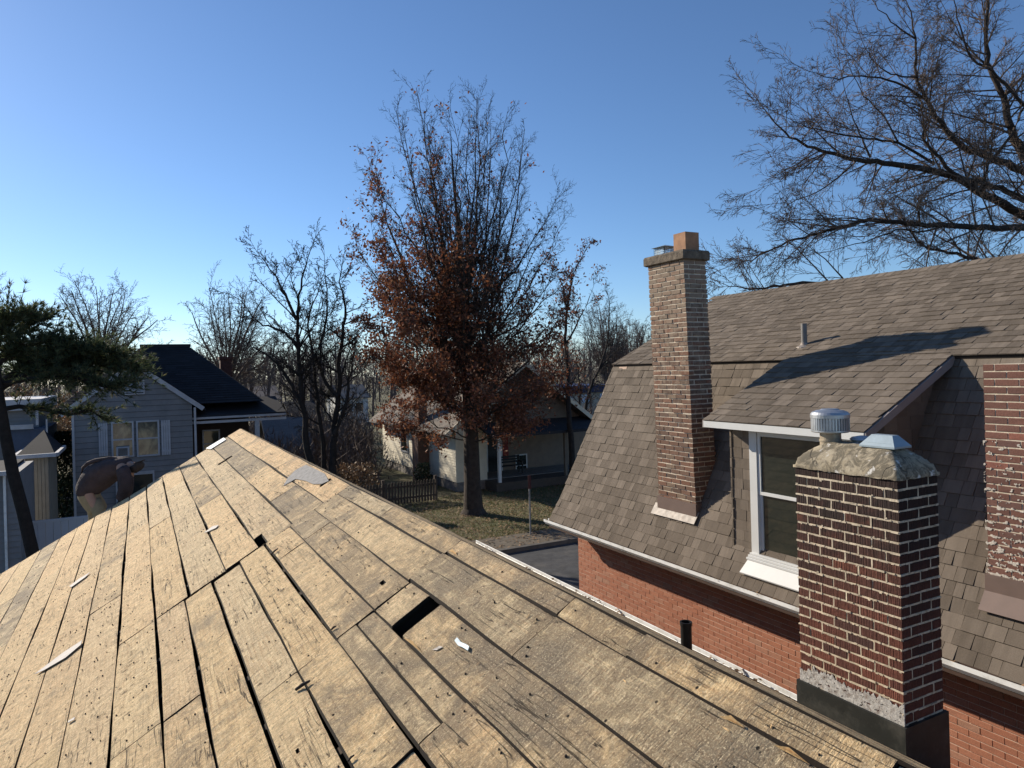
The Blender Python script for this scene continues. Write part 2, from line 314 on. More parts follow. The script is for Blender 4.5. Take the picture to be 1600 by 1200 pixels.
# ---------------------------------------------------------------- mesh helpers
class MB:
    def __init__(s): s.v = []; s.f = []; s.c = []; s.cur = (.5, .5, .5)
    def col(s, *c):
        s.cur = c if len(c) == 3 else (c[0],)*3; return s
    def face(s, idx): s.f.append(idx); s.c.append(s.cur)
    def poly(s, pts):
        n = len(s.v); s.v += [tuple(p) for p in pts]; s.face(tuple(range(n, n+len(pts))))
    def hexa(s, p):
        """8 corners: bottom ring 0-3, top ring 4-7"""
        n = len(s.v); s.v += [tuple(q) for q in p]
        for q in ((3, 2, 1, 0), (4, 5, 6, 7), (0, 1, 5, 4), (1, 2, 6, 5), (2, 3, 7, 6), (3, 0, 4, 7)): s.face(tuple(n+i for i in q))
    def box(s, x0, x1, y0, y1, z0, z1, jit=0., shear=None):
        P = [(x0, y0, z0), (x1, y0, z0), (x1, y1, z0), (x0, y1, z0), (x0, y0, z1), (x1, y0, z1), (x1, y1, z1), (x0, y1, z1)]
        if jit: P = [tuple(c+random.uniform(-jit, jit) for c in q) for q in P]
        if shear: P = [shear(q) for q in P]
        s.hexa(P)
    def prism(s, prof, a, b):
        """profile of 3-D points a-side (list) to b-side (list)"""
        n = len(a); m = len(s.v); s.v += [tuple(p) for p in a]+[tuple(p) for p in b]
        for i in range(n):
            j = (i+1) % n; s.face((m+i, m+j, m+n+j, m+n+i))
        s.face(tuple(range(m+n-1, m-1, -1))); s.face(tuple(range(m+n, m+2*n)))
    def bar(s, a, b, w, h, upv=(0, 0, 1)):
        a = Vector(a); b = Vector(b); d = (b-a).normalized(); u_ = Vector(upv); x = d.cross(u_)
        x = x.normalized()*w/2; y = x.cross(d).normalized()*h/2
        s.prism(None, [a-x-y, a+x-y, a+x+y, a-x+y], [b-x-y, b+x-y, b+x+y, b-x+y])
    def tube(s, pts, rad, k=6, cap=True):
        n0 = len(s.v); N = len(pts); V = [Vector(p) for p in pts]
        for i in range(N):
            d = (V[min(i+1, N-1)]-V[max(i-1, 0)])
            if d.length < 1e-6: d = Vector((0, 0, 1))
            d.normalize(); r_ = Vector((0, 0, 1)) if abs(d.z) < .9 else Vector((1, 0, 0))
            a = d.cross(r_).normalized(); b_ = d.cross(a); p = V[i]; r = rad[i] if isinstance(rad, (list, tuple)) else rad
            for j in range(k):
                t = 2*math.pi*j/k; q = p+a*(math.cos(t)*r)+b_*(math.sin(t)*r); s.v.append((q.x, q.y, q.z))
        for i in range(N-1):
            for j in range(k):
                j2 = (j+1) % k; s.face((n0+i*k+j, n0+i*k+j2, n0+(i+1)*k+j2, n0+(i+1)*k+j))
        if cap:
            s.face(tuple(n0+j for j in range(k-1, -1, -1))); s.face(tuple(n0+(N-1)*k+j for j in range(k)))
    def lathe(s, c, prof, k=24, axis=None):
        """prof: (radius, z) pairs, around a vertical axis at c"""
        n0 = len(s.v)
        for r, z in prof:
            for j in range(k):
                t = 2*math.pi*j/k; s.v.append((c[0]+r*math.cos(t), c[1]+r*math.sin(t), c[2]+z))
        for i in range(len(prof)-1):
            for j in range(k):
                j2 = (j+1) % k; s.face((n0+i*k+j, n0+i*k+j2, n0+(i+1)*k+j2, n0+(i+1)*k+j))
        s.face(tuple(n0+(len(prof)-1)*k+j for j in range(k)))
    def mesh(s, name, m, smooth=False):
        me = bpy.data.meshes.new(name); me.from_pydata(s.v, [], s.f)
        at_ = me.color_attributes.new('rnd', 'FLOAT_COLOR', 'CORNER'); buf = []
        for f, c in zip(s.f, s.c): buf += [c[0], c[1], c[2], 1.]*len(f)
        at_.data.foreach_set('color', buf)
        if smooth: me.polygons.foreach_set('use_smooth', [True]*len(me.polygons))
        me.materials.append(m); me.update(); return me
    def build(s, name, m, parent=None, smooth=False, kind=None, label=None, bevel=0.):
        o = bpy.data.objects.new(name, s.mesh(name, m, smooth)); scene.collection.objects.link(o)
        if parent: o.parent = parent; o.matrix_parent_inverse = parent_inv(parent)
        if kind: o['kind'] = kind
        if label: o['label'] = label
        if bevel:
            md = o.modifiers.new('edge', 'BEVEL'); md.width = bevel; md.segments = 1; md.limit_method = 'ANGLE'
        return o
_pinv = {}
def parent_inv(p):
    if p.name not in _pinv: _pinv[p.name] = Matrix.Identity(4) if p.parent else Matrix.Translation(-p.location)
    return _pinv[p.name]
def thing(name, label, cat, loc=(0, 0, 0), group=None):
    o = bpy.data.objects.new(name, None); scene.collection.objects.link(o); o.location = loc; o.empty_display_size = .2
    o['label'] = label; o['category'] = cat
    if group: o['group'] = group
    return o
def tag(o, label, cat, group=None):
    o['label'] = label; o['category'] = cat
    if group: o['group'] = group
    return o
def inst(name, me, parent, mat4):
    o = bpy.data.objects.new(name, me); scene.collection.objects.link(o); o.parent = parent
    o.matrix_parent_inverse = parent_inv(parent); o.matrix_basis = mat4; return o
R = random.random
def U(a, b): return random.uniform(a, b)

# ================================================================= THE SETTING
g = MB(); S_ = 700
g.poly([(-S_, -S_, 0), (S_, -S_, 0), (S_, S_, 0), (-S_, S_, 0)]); g.build('ground', MGround)['kind'] = 'structure'
g = MB(); g.poly([(-120, 13.2, .004), (160, 13.2, .004), (160, 19.75, .004), (-120, 19.75, .004)]); g.build('street', MAsph)['kind'] = 'structure'
g = MB(); g.box(-120, 160, 19.75, 19.93, -.05, .13); g.build('kerb', MCurb)['kind'] = 'structure'
g = MB()
for i in range(60):
    x0 = -30+i*1.5; g.col(R()); g.box(x0+.008, x0+1.492, 19.93+.03, 21.5, -.05, .10+U(-.006, .006))
g.build('pavement', MSide)['kind'] = 'structure'

# ================================================================= OUR HOUSE (roof being stripped)
C0, PN, PF = .8, .57, .593; RB = C0/.605            # ridge: drop below eye, near pitch, far pitch, ridge offset
UEND, UBACK = 11.25, -2.2; EN, EF = -2.75, 4.95      # gable end, other end, eaves
def zn(x): return H-(C0+PN*(RB-x))
def zf(x): return H-(C0+PF*(x-RB))
def zdeck(x): return zn(x) if x <= RB else zf(x)
house = thing('stripped_bungalow', 'bungalow in front whose roof is stripped to bare wooden sheathing boards', 'house', (1.1, 4.5, 0))
wall = MB()
EZn, EZf = zn(EN+.35), zf(EF-.35)
a = [(EN+.35, 0), (EF-.35, 0), (EF-.35, EZf-.12), (RB, H-C0-.14), (EN+.35, EZn-.12)]
wall.prism(None, [(x, UEND-.08, z) for x, z in a], [(x, UEND-.2, z) for x, z in a])
wall.prism(None, [(x, UBACK+.2, z) for x, z in a], [(x, UBACK+.08, z) for x, z in a])
wall.box(EN+.35, EN+.5, UBACK+.2, UEND-.2, 0, EZn-.12); wall.box(EF-.5, EF-.35, UBACK+.2, UEND-.2, 0, EZf-.12)
wall.build('wall', MTan, house)
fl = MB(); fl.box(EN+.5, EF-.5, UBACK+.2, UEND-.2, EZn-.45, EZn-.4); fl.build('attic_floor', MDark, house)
rf = MB(); u = UBACK+.12
while u < UEND-.1:
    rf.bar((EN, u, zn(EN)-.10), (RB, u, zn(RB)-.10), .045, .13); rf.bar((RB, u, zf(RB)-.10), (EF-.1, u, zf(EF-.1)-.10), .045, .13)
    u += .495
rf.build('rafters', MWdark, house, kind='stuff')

def seam_wave(base, u):
    return base + .006*noise.noise(Vector((base*13.1, u*.55, 3.3))) + .0035*noise.noise(Vector((base*7.7, u*2.1, 9.1)))
def gapw(base, u):
    n_ = noise.noise(Vector((base*31.7, u*.9, 1.7)))
    return max(.0016, .0042+.006*n_)*(1.5 if -.3 < base < .75 else 1.)
def board(v0, v1, u0, u1, holes=(), stain=.5, tint=0., cup=None, side=0, gaps=(None, None), endgap=.0026, lift=None):
    """one sheathing board between two seams; side 0 near slope, 1 far slope; rectangular notches cut as cells"""
    nu = max(3, int((u1-u0)/.22)+1); us = [u0+endgap+(u1-u0-2*endgap)*i/nu for i in range(nu+1)]
    ts = [0, .06, .35, .65, .94, 1]
    for h in holes:
        us += [h[0], h[1]]
    us = sorted(set(round(x, 4) for x in us if u0 <= x <= u1))
    vs_f = [t for t in ts]
    for h in holes:
        for q in (h[2], h[3]):
            t = (q-v0)/(v1-v0)
            if 0 < t < 1: vs_f.append(t)
    vs_f = sorted(set(round(t, 4) for t in vs_f))
    rr = R(); cup = U(-.0015, .0025) if cup is None else cup; tilt = U(-.0018, .0018); lift = U(-.002, .0015) if lift is None else lift; e1, e2 = U(-.004, .004), U(-.004, .004)
    T = []; nx, ny = len(vs_f), len(us); th = .021
    for i, u_ in enumerate(us):
        g0 = gapw(v0, u_) if gaps[0] is None else gaps[0]; g1 = gapw(v1, u_) if gaps[1] is None else gaps[1]
        a0 = (seam_wave(v0, u_) if side == 0 else v0)+g0; a1 = (seam_wave(v1, u_) if side == 0 else v1)-g1
        for t in vs_f:
            x = a0+(a1-a0)*t; fu = (u_-u0)/(u1-u0)
            if t in (0, 1) and 0 < i < ny-1: x += U(-.0009, .0009)
            w = cup*4*(t-.5)**2+tilt*(t-.5)*2+lift+(e1*(1-fu)**3+e2*fu**3)+.0015*noise.noise(Vector((x*9, u_*2.2, rr*50)))
            if t in (0, 1): w -= .0022
            T.append((x, u_, zdeck(x)+w))
    m = MB(); m.col(rr, stain, tint); n = len(T); m.v = T+[(x, y, z-th) for x, y, z in T]
    cells = {}; sides = []
    for i in range(ny-1):
        for j in range(nx-1):
            uc = (us[i]+us[i+1])/2; vc = v0+(v1-v0)*(vs_f[j]+vs_f[j+1])/2
            if any(h[0] < uc < h[1] and h[2] < vc < h[3] for h in holes): continue
            cells[(i, j)] = 1
    for (i, j) in cells:
        a_, b_, c_, d_ = i*nx+j, i*nx+j+1, (i+1)*nx+j+1, (i+1)*nx+j
        m.face((a_, b_, c_, d_)); m.face((n+d_, n+c_, n+b_, n+a_))
        for (di, dj, p, q) in ((-1, 0, a_, b_), (0, 1, b_, c_), (1, 0, c_, d_), (0, -1, d_, a_)):
            if (i+di, j+dj) not in cells: m.face((q, p, n+p, n+q)); sides.append(len(m.f)-1)
    o = m.build('roof_plank', MW, house); me = o.data; me.materials.append(MWedge)
    for q in sides: me.polygons[q].material_index = 1
    uv = me.uv_layers.new(name='board'); n3 = len(vs_f)
    for L_ in me.loops:
        vi = L_.vertex_index % n; uv.data[L_.index].uv = (vs_f[vi % n3], min(us[vi//n3]-u0, u1-us[vi//n3]))
    return o

LEFT = [EN, -2.46, -2.255, -2.05, -1.845, -1.64, -1.43, -1.195, -.99, -.785, -.58, -.37, -.157, .053]
def split_row(v0, v1, joints, u0, u1, **k):
    js = [u0]+sorted(j for j in joints if u0+.1 < j < u1-.1)+[u1]
    for a_, b_ in zip(js[:-1], js[1:]):
        kk = dict(k)
        if 'stain' not in kk:
            mid = (v0+v1)/2; uc = (a_+b_)/2
            kk['stain'] = min(1, max(0, .12+.33*max(0, mid-.1)+.30*max(0, (5.-uc)/5.)*(1 if mid > .3 else .5)+random.choice([-.25, -.12, 0, .1, .35, .55])*U(.6, 1.1)))
        if 'tint' not in kk: kk['tint'] = U(0, .6) if R() < .55 else U(0, .2)
        hs = [h for h in k.get('holes', ()) if h[0] < b_ and h[1] > a_]; kk['holes'] = hs
        board(v0, v1, a_, b_, **kk)
jl = {-.157: [8.4, 5.0, 3.52, .6], -.37: [9.3, 6.2, 2.3], -.58: [7.5, 4.1, 1.2], -.785: [6.6, 2.9], -.99: [8.9, 5.4, 1.8], -1.195: [7.0, 3.6]}
for i in range(len(LEFT)-1):
    v0, v1 = LEFT[i], LEFT[i+1]
    js = jl.get(v0, [U(1, 4), U(5, 7), U(8.3, 9.5)])
    split_row(v0, v1, js, UBACK, UEND+U(-.012, .012))
# rows right of the long seam, beyond the line of joints at 5.03
A = [.053, .252, .472, .689, .908, 1.126, RB-.003]
JA = [[8.0], [9.7], [7.5], [7.03], [7.5, 6.0], [7.06]]
slot = (9.25, 9.37, .825, .985); sqh = (5.035, 5.31, .66, .742)
for i in range(6):
    hs = []
    if i in (3, 4): hs.append((slot[0], slot[1], max(slot[2], A[i]-.1) if i == 4 else slot[2], slot[3] if i == 4 else 2))
    if i == 3: hs.append((sqh[0], sqh[1], -9, sqh[3]))
    if i == 4: hs = [(slot[0], slot[1], -9, slot[3])]
    if i == 5: hs = [(5.47, 5.53, 1.2, 1.29)]
    split_row(A[i], A[i+1], JA[i], 5.03, UEND+U(-.012, .012), holes=hs, **({'tint': 1., 'stain': .35} if i == 5 else {}))
rows = [  # v0, v1, joints, u0, u1
    (.053, .220, [3.5, 1.1], UBACK, 5.0, {}), (.220, .388, [1.3], UBACK, 4.97, {}), (.388, .554, [3.04, .9], UBACK, 4.96, {}),
    (.554, .720, [3.04, 2.06, .4], UBACK, 5.02, {}), (.720, .886, [4.52, 4.98], 3.05, 5.03, {}),
    (.720, .806, [], 2.06, 3.05, {'stain': .75}), (.806, .888, [], 2.06, 3.05, {'stain': .8}), (.720, .888, [.5], UBACK, 2.06, {'stain': .55}),
    (.886, 1.058, [4.55], 3.05, 5.03, {'stain': .8}), (.888, 1.064, [], 2.815, 3.05, {'stain': .55}), (.888, 1.064, [.35], UBACK, 2.69, {'stain': .7}),
    (1.058, 1.226, [], 3.09, 5.03, {'stain': .6}), (1.064, 1.236, [2.08, .2], UBACK, 3.09, {'stain': .85}),
    (1.226, RB-.003, [4.05], 3.06, 5.03, {'stain': .7}), (1.236, RB-.003, [2.08, 1.69, .9], UBACK, 3.06, {'stain': .72})]
for v0, v1, js, u0, u1, kw in rows:
    hs = []
    if v0 == .886: hs = [(3.215, 3.262, .975, .998)]
    if v0 == .388: hs = [(2.50, 2.53, .44, .452)]
    split_row(v0, v1, js, u0, u1, holes=hs, **kw)
# far slope, seen edge on
x = RB+.003; k_ = 0
while x < EF-.02:
    x1 = min(x+.2, EF); js = sorted([U(0, 3), U(4, 6), U(7, 9)])
    for a_, b_ in zip([UBACK]+js, js+[UEND]): board(x, x1, a_, b_, side=1, stain=U(.4, .9), tint=U(0, .4), gaps=(.002, .003))
    x = x1
# gutter of the far eave with litter
def gutter(x0, zt, y0, y1, parent, sgn, w=.11, h=.10, dn=55):
    m = MB(); t_ = .004
    pr = [(0, 0), (0, -h), (.6*w, -h), (w, -h*.45), (w, 0), (w+.006, .004), (w+.006, -h*.5), (.63*w, -h-t_), (-t_, -h-t_), (-t_, 0)]
    A_ = [(x0+sgn*p, y0, zt+q) for p, q in pr]; B_ = [(x0+sgn*p, y1, zt+q) for p, q in pr]
    m.prism(None, A_, B_); o = m.build('gutter', MWhite, parent)
    lm = MB(); n_ = int((y1-y0)*dn)
    for _ in range(n_):
        px_, py_ = x0+sgn*U(.01, w-.01), U(y0, y1); s_ = U(.012, .035); t = U(0, 6.3); c_ = Vector((px_, py_, zt-U(.0, .03)))
        if noise.noise(Vector((px_*2, py_*1.3, 4.))) < -.15: continue
        lm.col(R()); d1 = Vector((math.cos(t), math.sin(t), U(-.4, .4)))*s_; d2 = Vector((-math.sin(t), math.cos(t), U(-.6, .6)))*s_*.6
        lm.poly([c_-d1, c_+d2, c_+d1, c_-d2])
    lm.build('gutter_leaves', MLeafB, parent, kind='stuff')
    bt = MB(); bt.box(min(x0+sgn*.01, x0+sgn*(w*.8)), max(x0+sgn*.01, x0+sgn*w*.8), y0+.01, y1-.01, zt-h+.02, zt-.035); bt.build('gutter_silt', MGutDirt, parent, kind='stuff')
    return o
gutter(EF+.01, zf(EF)-.005, UBACK, UEND-.1, house, 1, .10, .09, 22)
fb = MB(); fb.box(EF-.03, EF+.005, UBACK, UEND-.1, zf(EF)-.17, zf(EF)-.03); fb.build('fascia', MWhite, house)
# lower porch roof behind the gable, where the worker stands
pr = MB(); pr.box(-1.15, 1.2, UEND-.05, 12.9, 3.22, 3.30); pr.build('porch_roof', MSHg, house)
po = MB()
for x in (-1.05, 1.05): po = MB(); po.box(x-.06, x+.06, 12.7, 12.82, 0, 3.22); po.build('porch_post', MGrayTrim, house)
# vent pipe
vp = MB(); pz = zf(4.17); vp.lathe((4.17, 4.81, pz-.2), [(.048, 0), (.048, .40), (.053, .40), (.053, .43), (.040, .43), (.040, .2)], 20); vp.build('vent_pipe', MPipe, house, smooth=False)

# ---- near chimney
brick_unit = {}
def brick_mesh(mat, L, W, Hh, bev, idx):
    key = (mat.name, round(L, 3), round(W, 3), idx)
    if key in brick_unit: return brick_unit[key]
    m = MB(); m.col(.0); bx, by, bz = L/2, W/2, Hh/2; e = bev
    rings = []
    for z, q in ((-bz, e), (-bz+e, 0), (bz-e, 0), (bz, e)):
        rings.append([(-bx+q, -by+q, z), (bx-q, -by+q, z), (bx-q, by-q, z), (-bx+q, by-q, z)])
    for r_ in rings: m.v += [(a+U(-.0012, .0012), b+U(-.0012, .0012), c+U(-.001, .001)) for a, b, c in r_]
    for i in range(3):
        for j in range(4): j2 = (j+1) % 4; m.face((i*4+j, i*4+j2, (i+1)*4+j2, (i+1)*4+j))
    m.face((3, 2, 1, 0)); m.face((12, 13, 14, 15))
    me = m.mesh('brick', mat); brick_unit[key] = me; return me
def ring_courses(x0, x1, y0, y1, z0, n, ch=.0677, jt=.0105):
    """list of (cx,cy,cz,lx,ly,lz) of bricks laid in running bond round a rectangular stack"""
    out = []; W_, L_ = x1-x0, y1-y0; t = .1
    nl = max(1, round(L_/.2)); nw = max(1, round((W_-2*t)/.2))
    for r_ in range(n):
        z = z0+ch*(r_+.5)
        def add(a, b, c, d): out.append(((a+b)/2, (c+d)/2, z, b-a-jt, d-c-jt, ch-jt, r_))
        if r_ % 2 == 0:
            for i in range(nl):
                a_, b_ = y0+L_*i/nl, y0+L_*(i+1)/nl
                add(x0, x0+t, a_, b_); add(x1-t, x1, a_, b_)
            for i in range(nw):
                a_, b_ = x0+t+(W_-2*t)*i/nw, x0+t+(W_-2*t)*(i+1)/nw
                add(a_, b_, y0, y0+t); add(a_, b_, y1-t, y1)
        else:
            m2 = max(1, round(W_/.2))
            for i in range(m2):
                a_, b_ = x0+W_*i/m2, x0+W_*(i+1)/m2
                add(a_, b_, y0, y0+t); add(a_, b_, y1-t, y1)
            m3 = max(1, round((L_-2*t)/.2))
            for i in range(m3):
                a_, b_ = y0+t+(L_-2*t)*i/m3, y0+t+(L_-2*t)*(i+1)/m3
                add(x0, x0+t, a_, b_); add(x1-t, x1, a_, b_)
    return out
def lay(bricks, parent, mat, jit=.0016, bev=.0045):
    for k_, (cx, cy, cz, lx, ly, lz, r_) in enumerate(bricks):
        me = brick_mesh(mat, lx, ly, lz, bev, k_ % 4)
        M_ = Matrix.Translation((cx+U(-jit, jit), cy+U(-jit, jit), cz+U(-jit*.6, jit*.6))) @ Matrix.Rotation(U(-.007, .007), 4, 'Z')
        inst('brick', me, parent, M_)
def lay_joined(bricks, parent, mat, jit=.002, shear=None, name='brickwork'):
    m = MB()
    for (cx, cy, cz, lx, ly, lz, r_) in bricks:
        m.col(R()); a, b, c = cx+U(-jit, jit), cy+U(-jit, jit), cz+U(-jit, jit)*.6
        m.box(a-lx/2, a+lx/2, b-ly/2, b+ly/2, c-lz/2, c+lz/2, .0015, shear)
    return m.build(name, mat, parent, kind='stuff')

NX0, NX1, NY0, NY1 = 4.22, 4.64, 2.845, 3.645
NT, NBs = H-.775, H-2.62
chim = MB(); chim.col(.3)
chim.box(NX0+.0095, NX1-.0095, NY0+.0095, NY1-.0095, NBs-.25, NT-.002); chimney = chim.build('chimney', MMort, house, label='near sooty brick chimney with vents')
nc = int(round((NT-NBs)/.0677)); lay(ring_courses(NX0, NX1, NY0, NY1, NT-nc*.0677, nc), chimney, MB_near)
# mortar squeezed out of the joints, ragged
mj = MB()
for r_ in range(nc):
    z = NT-r_*.0677
    for face in (0, 1):
        t = 0; Lf = (NY1-NY0) if face == 0 else (NX1-NX0)
        while t < Lf-.02:
            w = U(.02, .07); w = min(w, Lf-t)
            if R() < .9:
                h_ = U(.0095, .0135); pz_ = z+U(-.0015, .0015); d_ = U(-.0085, -.0035)+(.004 if R() < .12 else 0); mj.col(R())
                if face == 0: mj.box(NX0-d_, NX0+.012, NY0+t, NY0+t+w, pz_-h_/2, pz_+h_/2, .0012)
                else: mj.box(NX0+t, NX0+t+w, NY0-d_, NY0+.012, pz_-h_/2, pz_+h_/2, .0012)
            t += w
for (bx_, by_, bz_, lx, ly, lz, r_) in ring_courses(NX0, NX1, NY0, NY1, NT-nc*.0677, nc):
    mj.col(R()); w = U(.0045, .0062)
    if bx_ < NX0+.12 and by_+ly/2+.012 < NY1: mj.box(NX0+U(.0045, .008), NX0+.013, by_+ly/2+.0052-w, by_+ly/2+.0052+w, bz_-lz/2-.002, bz_+lz/2+.002, .0009)
    if by_ < NY0+.12 and bx_+lx/2+.012 < NX1: mj.box(bx_+lx/2+.0052-w, bx_+lx/2+.0052+w, NY0+U(.0045, .008), NY0+.013, bz_-lz/2-.002, bz_+lz/2+.002, .0009)
for _ in range(110):   # drips and smears over the brick faces
    y = U(NY0, NY1); r_ = random.randint(0, nc-1); z = NT-r_*.0677+U(-.012, .012); w, h_ = U(.006, .022), U(.002, .006); mj.col(R())
    mj.box(NX0+.0035, NX0+.012, y, min(y+w, NY1), z-h_, z+h_, .0012)
mj.build('ragged_mortar', MMort, chimney, kind='stuff')
# crown of mortar, domed and lumpy
cm = MB(); cm.col(.5); nxx, nyy = 18, 30; ov = .006
for i in range(nyy+1):
    for j in range(nxx+1):
        fy, fx = i/nyy, j/nxx; x = NX0-ov+(NX1-NX0+2*ov)*fx; y = NY0-ov+(NY1-NY0+2*ov)*fy
        d = min(fx*(NX1-NX0+.06), (1-fx)*(NX1-NX0+.06), fy*(NY1-NY0+.06), (1-fy)*(NY1-NY0+.06))
        z = NT+.012+.168*min(1, (d/.17))**.62+.005*noise.noise(Vector((x*8, y*8, 1)))+.0018*noise.noise(Vector((x*50, y*50, 5)))
        cm.v.append((x+.006*noise.noise(Vector((y*12, z*9, 3))), y+.006*noise.noise(Vector((x*12, z*9, 8))), z))
for i in range(nyy):
    for j in range(nxx): a_ = i*(nxx+1)+j; cm.face((a_, a_+1, a_+nxx+2, a_+nxx+1))
bd = [j for j in range(nxx)]+[i*(nxx+1)+nxx for i in range(nyy)]+[nyy*(nxx+1)+nxx-j for j in range(nxx)]+[(nyy-i)*(nxx+1) for i in range(nyy)]
n0 = len(cm.v)
for b_ in bd: x, y, z = cm.v[b_]; cm.v.append((min(max(x, NX0-.012), NX1+.012), min(max(y, NY0-.012), NY1+.012), NT-.008+.006*noise.noise(Vector((x*25, y*25, 2)))))
for i in range(len(bd)): j = (i+1) % len(bd); cm.face((bd[j], bd[i], n0+i, n0+j))
cm.build('mortar_crown', MCrown, chimney, smooth=True)
# turbine-like ribbed cap on a short neck
tp = at_x(1298, 690, 4.43); tc = (4.43, tp.y, NT+.13)
nk = MB(); nk.lathe(tc, [(.072, 0), (.072, .05), (.078, .05), (.078, .062), (.072, .062), (.072, .13)], 28); nk.build('vent_neck', simple('stained_neck_steel', (.36, .30, .22), .5, .3, 20, .2, metal=.5), chimney)
tb = MB(); zc = tc[2]+.115
tb.lathe((tc[0], tc[1], zc), [(.07, 0), (.125, .0), (.131, .006), (.131, .016), (.118, .018), (.118, .10), (.134, .104), (.134, .128), (.122, .145), (.09, .158), (.07, .160), (.055, .168), (.01, .170)], 36); tb.build('vent_cap', MGalv, chimney, smooth=False)
rb = MB()
for j in range(40):
    t = 2*math.pi*j/40; c_, s_ = math.cos(t), math.sin(t); c2, s2 = math.cos(t+.09), math.sin(t+.09)
    q = lambda r, z, c=c_, s=s_: (tc[0]+r*c, tc[1]+r*s, zc+z)
    q2 = lambda r, z: (tc[0]+r*c2, tc[1]+r*s2, zc+z)
    rb.col(R()); rb.hexa([q(.112, .018), q(.130, .018), q2(.128, .018), q2(.112, .018), q(.112, .104), q(.130, .104), q2(.128, .104), q2(.112, .104)])
rb.build('vent_cap_fins', MGalv, chimney, kind='stuff')
# square hooded cap
hp = at_x(1383, 700, 4.43); hx, hy, hz = 4.43, hp.y, H-.62
hc = MB(); hc.box(hx-.075, hx+.075, hy-.09, hy+.09, hz-.06, hz+.05); hc.build('flue_liner', MGalvB, chimney)
hd = MB(); w1, w2, l1, l2 = .09, .03, .128, .075; z0, z1 = hz+.03, hz+.10
o_ = [(hx-w1, hy-l1, z0), (hx+w1, hy-l1, z0), (hx+w1, hy+l1, z0), (hx-w1, hy+l1, z0)]; i_ = [(hx-w2, hy-l2, z1), (hx+w2, hy-l2, z1), (hx+w2, hy+l2, z1), (hx-w2, hy+l2, z1)]
for j in range(4): k2 = (j+1) % 4; hd.col(R()); hd.poly([o_[j], o_[k2], i_[k2], i_[j]])
hd.poly(i_)
for j in range(4): k2 = (j+1) % 4; hd.poly([o_[k2], o_[j], (o_[j][0], o_[j][1], z0-.012), (o_[k2][0], o_[k2][1], z0-.012)])
hd.build('flue_hood', MGalvB, chimney)
# third low cap between them
lc = MB(); q = at_x(1345, 690, 4.5); lc.lathe((4.52, q.y, NT+.17), [(.05, 0), (.085, .03), (.07, .045), (.02, .055)], 20); lc.build('low_vent_cap', MGalv, chimney)
# flashing and the old mortar band above it
ff = MB(); ff.col(.4)
zb = H-2.60; zt_ = H-2.335
ff.box(NX0-.018, NX1+.018, NY0-.018, NY1+.02, zb-.25, zt_, .002); ff.build('flashing', MBlack, chimney)
pm = MB(); ny_ = 70
ny_ = 200
for r_ in range(26):
    for i in range(ny_):
        y = NY0+(NY1-NY0)*i/ny_; fy = i/ny_; z = zt_+r_*.0058
        lim = .095+.05*noise.noise(Vector((y*9, 2.2, 0)))+.035*noise.noise(Vector((y*45, 5, 0)))+.03*(1-fy); nz = noise.noise(Vector((y*26, z*60, 6)))+.5*noise.noise(Vector((y*80, z*140, 2)))
        if r_*.0058 > lim or nz < -.42: continue
        pm.col(R()); pm.box(NX0+.0005-.0012*max(0, nz), NX0+.008, y, y+(NY1-NY0)/ny_+.0004, z, z+.0061, .0004)
pm.build('mortar_smear', MPatch, chimney, kind='stuff')

# ---- patch, tears and bits that belong to the deck
def on_deck(px, py, off=.004):
    r_ = ray(px, py); t = -(C0+PN*RB)/(r_.z-PN*r_.x); p = r_*t; p.z += H; n_ = Vector((-PN, 0, 1)).normalized(); return p+n_*off
def flat_piece(pts, name, mat, off=.004, th=.003, parent=None, curl=0.):
    P = [on_deck(*p, off) for p in pts]; c_ = sum(P, Vector())/len(P); m = MB(); m.col(R()); n_ = Vector((-PN, 0, 1)).normalized()
    P = [p+n_*curl*((p-c_).length) for p in P]; Q = [p-n_*th for p in P]
    m.prism(None, Q, P); return m.build(name, mat, parent)
flat_piece([(443, 760), (450, 747), (462, 735), (478, 727), (492, 733), (508, 741), (514, 752), (503, 757), (489, 757), (478, 752), (462, 749)], 'metal_patch', MTar, .005, .003, house)
m = MB()   # raised torn slivers along the ridge-side seam
for (a_, b_, w_) in (((1213, 1166), (1268, 1197), .012), ((1128, 1122), (1166, 1140), .008), ((632, 998), (662, 1022), .007), ((702, 862), (716, 869), .006)):
    p, q = on_deck(*a_, .006), on_deck(*b_, .004); d = (q-p).normalized(); s_ = d.cross(Vector((0, 0, 1))).normalized()*w_; mid_ = (p+q)/2
    for t in range(3):
        m.col(R()); s2 = s_*U(.4, 1); m.poly([p+s2*t*.3, mid_+s2+Vector((0, 0, .006*(t+1))), q+s2*.2, mid_-s_*.3])
m.build('torn_fibres', MFresh, house, kind='stuff')
SEAMS = LEFT+[.053, .22, .252, .388, .472, .554, .689, .72, .806, .888, .908, 1.058, 1.126, 1.064, 1.226, 1.236, 1.31]
def clear(v): return min(abs(v-q) for q in SEAMS) > .016
